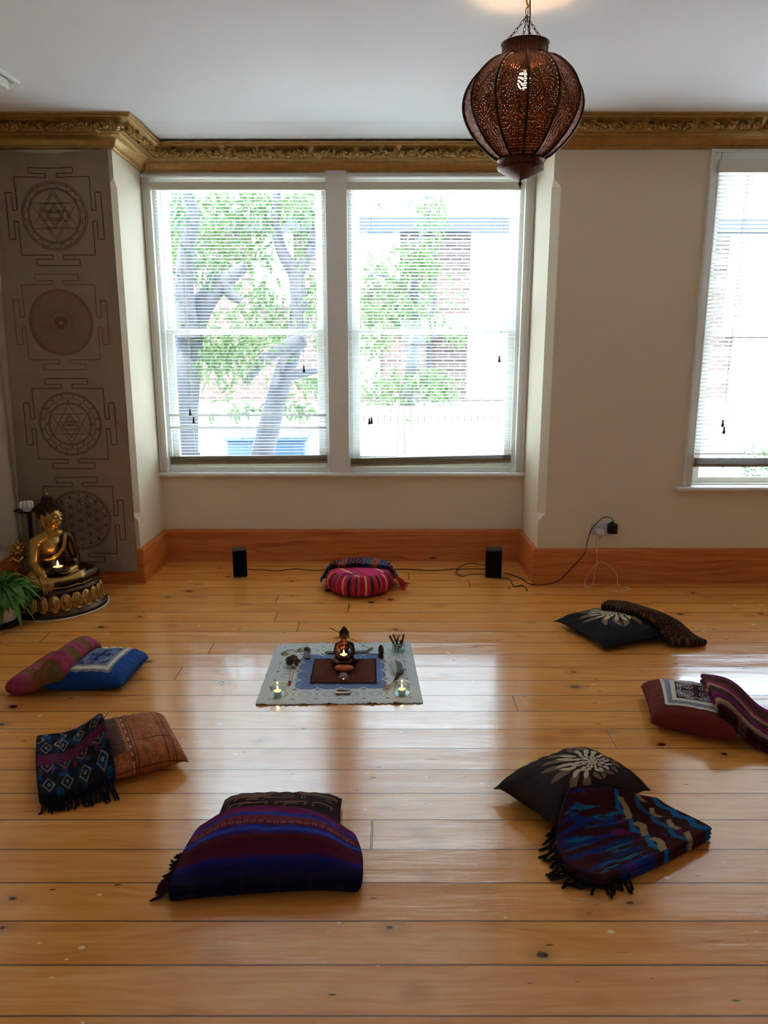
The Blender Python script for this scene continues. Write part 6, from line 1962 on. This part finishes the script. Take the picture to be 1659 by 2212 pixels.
for k in range(3): m.tube([h0.lerp(h1, .02 + k * .05) + Vector((.0070 * math.cos(2 * PI * i / 12), 0, .0070 * math.sin(2 * PI * i / 12))) for i in range(12)], .0014, 5, closed=True)
m.build('binding', plain('red_brown_thread', C(96, 36, 30), 0.8), rat)
m = MB(); d = (h1 - h0).normalized()
for k in range(14):
    s = Vector((rd.uniform(-.5, .5), rd.uniform(-.1, .1), 0)); q = h1 + d * .022 + s * .018; q.z = ZM + .002 + rd.uniform(0, .004)
    m.tube([h1, h1.lerp(q, .5) + Vector((0, 0, .003)), q], [.002, .0022, .0012], 5)
m.build('tassel', plain('bright_red_yarn', C(196, 30, 34), 0.9), rat)
m = MB(); m.ball(h1 - d * .004, (.008, .008, .0062), 10, 8); m.build('green_band', plain('dark_green_yarn', C(36, 66, 50), 0.9), rat)
# feather fan
f0, f1, f2, f3 = at(848, 1430, ZM + .012), at(860, 1457, ZM + .010), at(852, 1476, ZM + .008), at(832, 1487, ZM + .006)
fan = thing('feather_fan', f1, 'dark feather fan with wrapped handle and straw tail on the right of the mat', 'feather fan')
M_feather = plain('dark_grey_feather', C(34, 31, 33), 0.6, var=0.35, scale=80); M_pale = plain('pale_feather', C(176, 166, 156), 0.7, var=0.15)
def feather(a, b, w, side, z):
    m = MB(); d = (b - a); s = Vector((-d.y, d.x, 0)).normalized(); rows = []
    for k in range(13):
        t = k / 12; c = a + d * t + s * side * .014 * math.sin(PI * t) + Vector((0, 0, z + .006 * math.sin(PI * t)))
        ww = w * (math.sin(PI * min(1, .12 + .86 * t)) ** .6)
        rows.append([m.vert(c - s * ww), m.vert(c + Vector((0, 0, .003))), m.vert(c + s * ww), m.vert(c - Vector((0, 0, .001)))])
    for p_, q_ in zip(rows, rows[1:]):
        for i in range(4): m.face((p_[i], p_[(i + 1) % 4], q_[(i + 1) % 4], q_[i]))
    m.face(rows[0][::-1]); m.face(rows[-1])
    return m
feather(f1, f0 + Vector((.014, .010, 0)), .015, -1, .004).build('feather', M_feather, fan)
feather(f1, f0 + Vector((-.004, .006, 0)), .010, .3, .001).build('feather', M_pale, fan)['label'] = 'pale feather'
feather(f1 + Vector((.004, 0, 0)), f1 + Vector((.020, .075, 0)), .012, -.6, .0).build('feather', M_feather, fan)
m = MB(); m.tube([f1, f1.lerp(f2, .5), f2], [.007, .0075, .006], 10)
for k in range(7): m.tube([f1.lerp(f2, k / 6.5) + Vector((.0078 * math.cos(2 * PI * i / 12), 0, .0078 * math.sin(2 * PI * i / 12))) for i in range(12)], .0014, 5, closed=True)
m.build('wrapped_handle', plain('dark_leather_wrap', C(62, 44, 38), 0.7, var=0.3), fan)
m = MB()
for k in range(16):
    q = f3 + Vector((rd.uniform(-.014, .010), rd.uniform(-.020, .014), rd.uniform(-.001, .004))); q.z = max(ZM + .0015, q.z)
    m.tube([f2, f2.lerp(q, .5) + Vector((0, 0, .002)), q], [.0012, .0012, .0007], 5)
m.build('straw_tail', plain('straw', C(176, 150, 112), 0.9, var=0.2), fan)
# orange stone, crystal, shell
p = at(743, 1450, ZR)
m = MB()
m.grid(lambda u, v: p + Vector((.047 * math.cos(2 * PI * u) * math.sin(PI * v) * (1 + .06 * math.sin(6 * PI * u)), .022 * math.sin(2 * PI * u) * math.sin(PI * v), .0165 + (.0165 if v > .5 else .0165) * -math.cos(PI * v) - (.008 * sstep(.80, 1, v)) * (1 if abs(math.cos(2 * PI * u)) > .0 else 1))), 40, 24, cu=True)
tag(m.build('orange_stone', plain('orange_polished_stone', C(196, 84, 40), 0.4, var=0.15, scale=25), None, True, p), 'rounded orange stone lying in front of the copper figurine', 'stone')
p = at(742, 1467, ZR)
t = T('faceted_crystal'); t.put('Transmission Weight', 0.9); t.put('IOR', 1.55); M_cry = t.done(C(246, 246, 246), 0.03, 0.0, 0.9)
m = MB(); prof_ = ((.002, 0), (.013, .004), (.0205, .013), (.0205, .019), (.015, .028), (.007, .032))
R = []
for i, (r_, z_) in enumerate(prof_):
    R.append([m.vert(p + Vector((r_ * math.cos(2 * PI * (k + .5 * (i % 2)) / 10), r_ * math.sin(2 * PI * (k + .5 * (i % 2)) / 10), z_))) for k in range(10)])
for i, (a, b) in enumerate(zip(R, R[1:])):
    for k in range(10):
        j = (k + 1) % 10
        if i % 2: m.face((a[k], b[j], b[k])); m.face((a[k], a[j], b[j]))
        else: m.face((a[k], a[j], b[k])); m.face((a[j], b[j], b[k]))
m.face(R[0][::-1]); m.face(R[-1])
tag(m.build('cut_crystal', M_cry, None, False, p), 'small clear cut crystal in front of the orange stone', 'crystal')
p = at(741, 1497, ZM)
sh = thing('polished_shell', p, 'flat oval shell with pale rim at the front of the crochet mat', 'shell')
m = MB(); m.lathe([(.001, .001), (.030, .0015), (.039, .005), (.0405, .008), (.038, .0075), (.028, .0045), (.001, .004)], 36, p, sy=.48, cap=False); m.build('shell_body', plain('dark_nacre', C(96, 84, 76), 0.2, 0.2, var=0.3, scale=60), sh)
m = MB(); m.tube([p + Vector((.0402 * math.cos(2 * PI * k / 40), .0402 * .48 * math.sin(2 * PI * k / 40), .0080)) for k in range(40)], .0018, 6, closed=True); m.build('pale_rim', plain('pearl_rim', C(214, 204, 190), 0.25), sh)
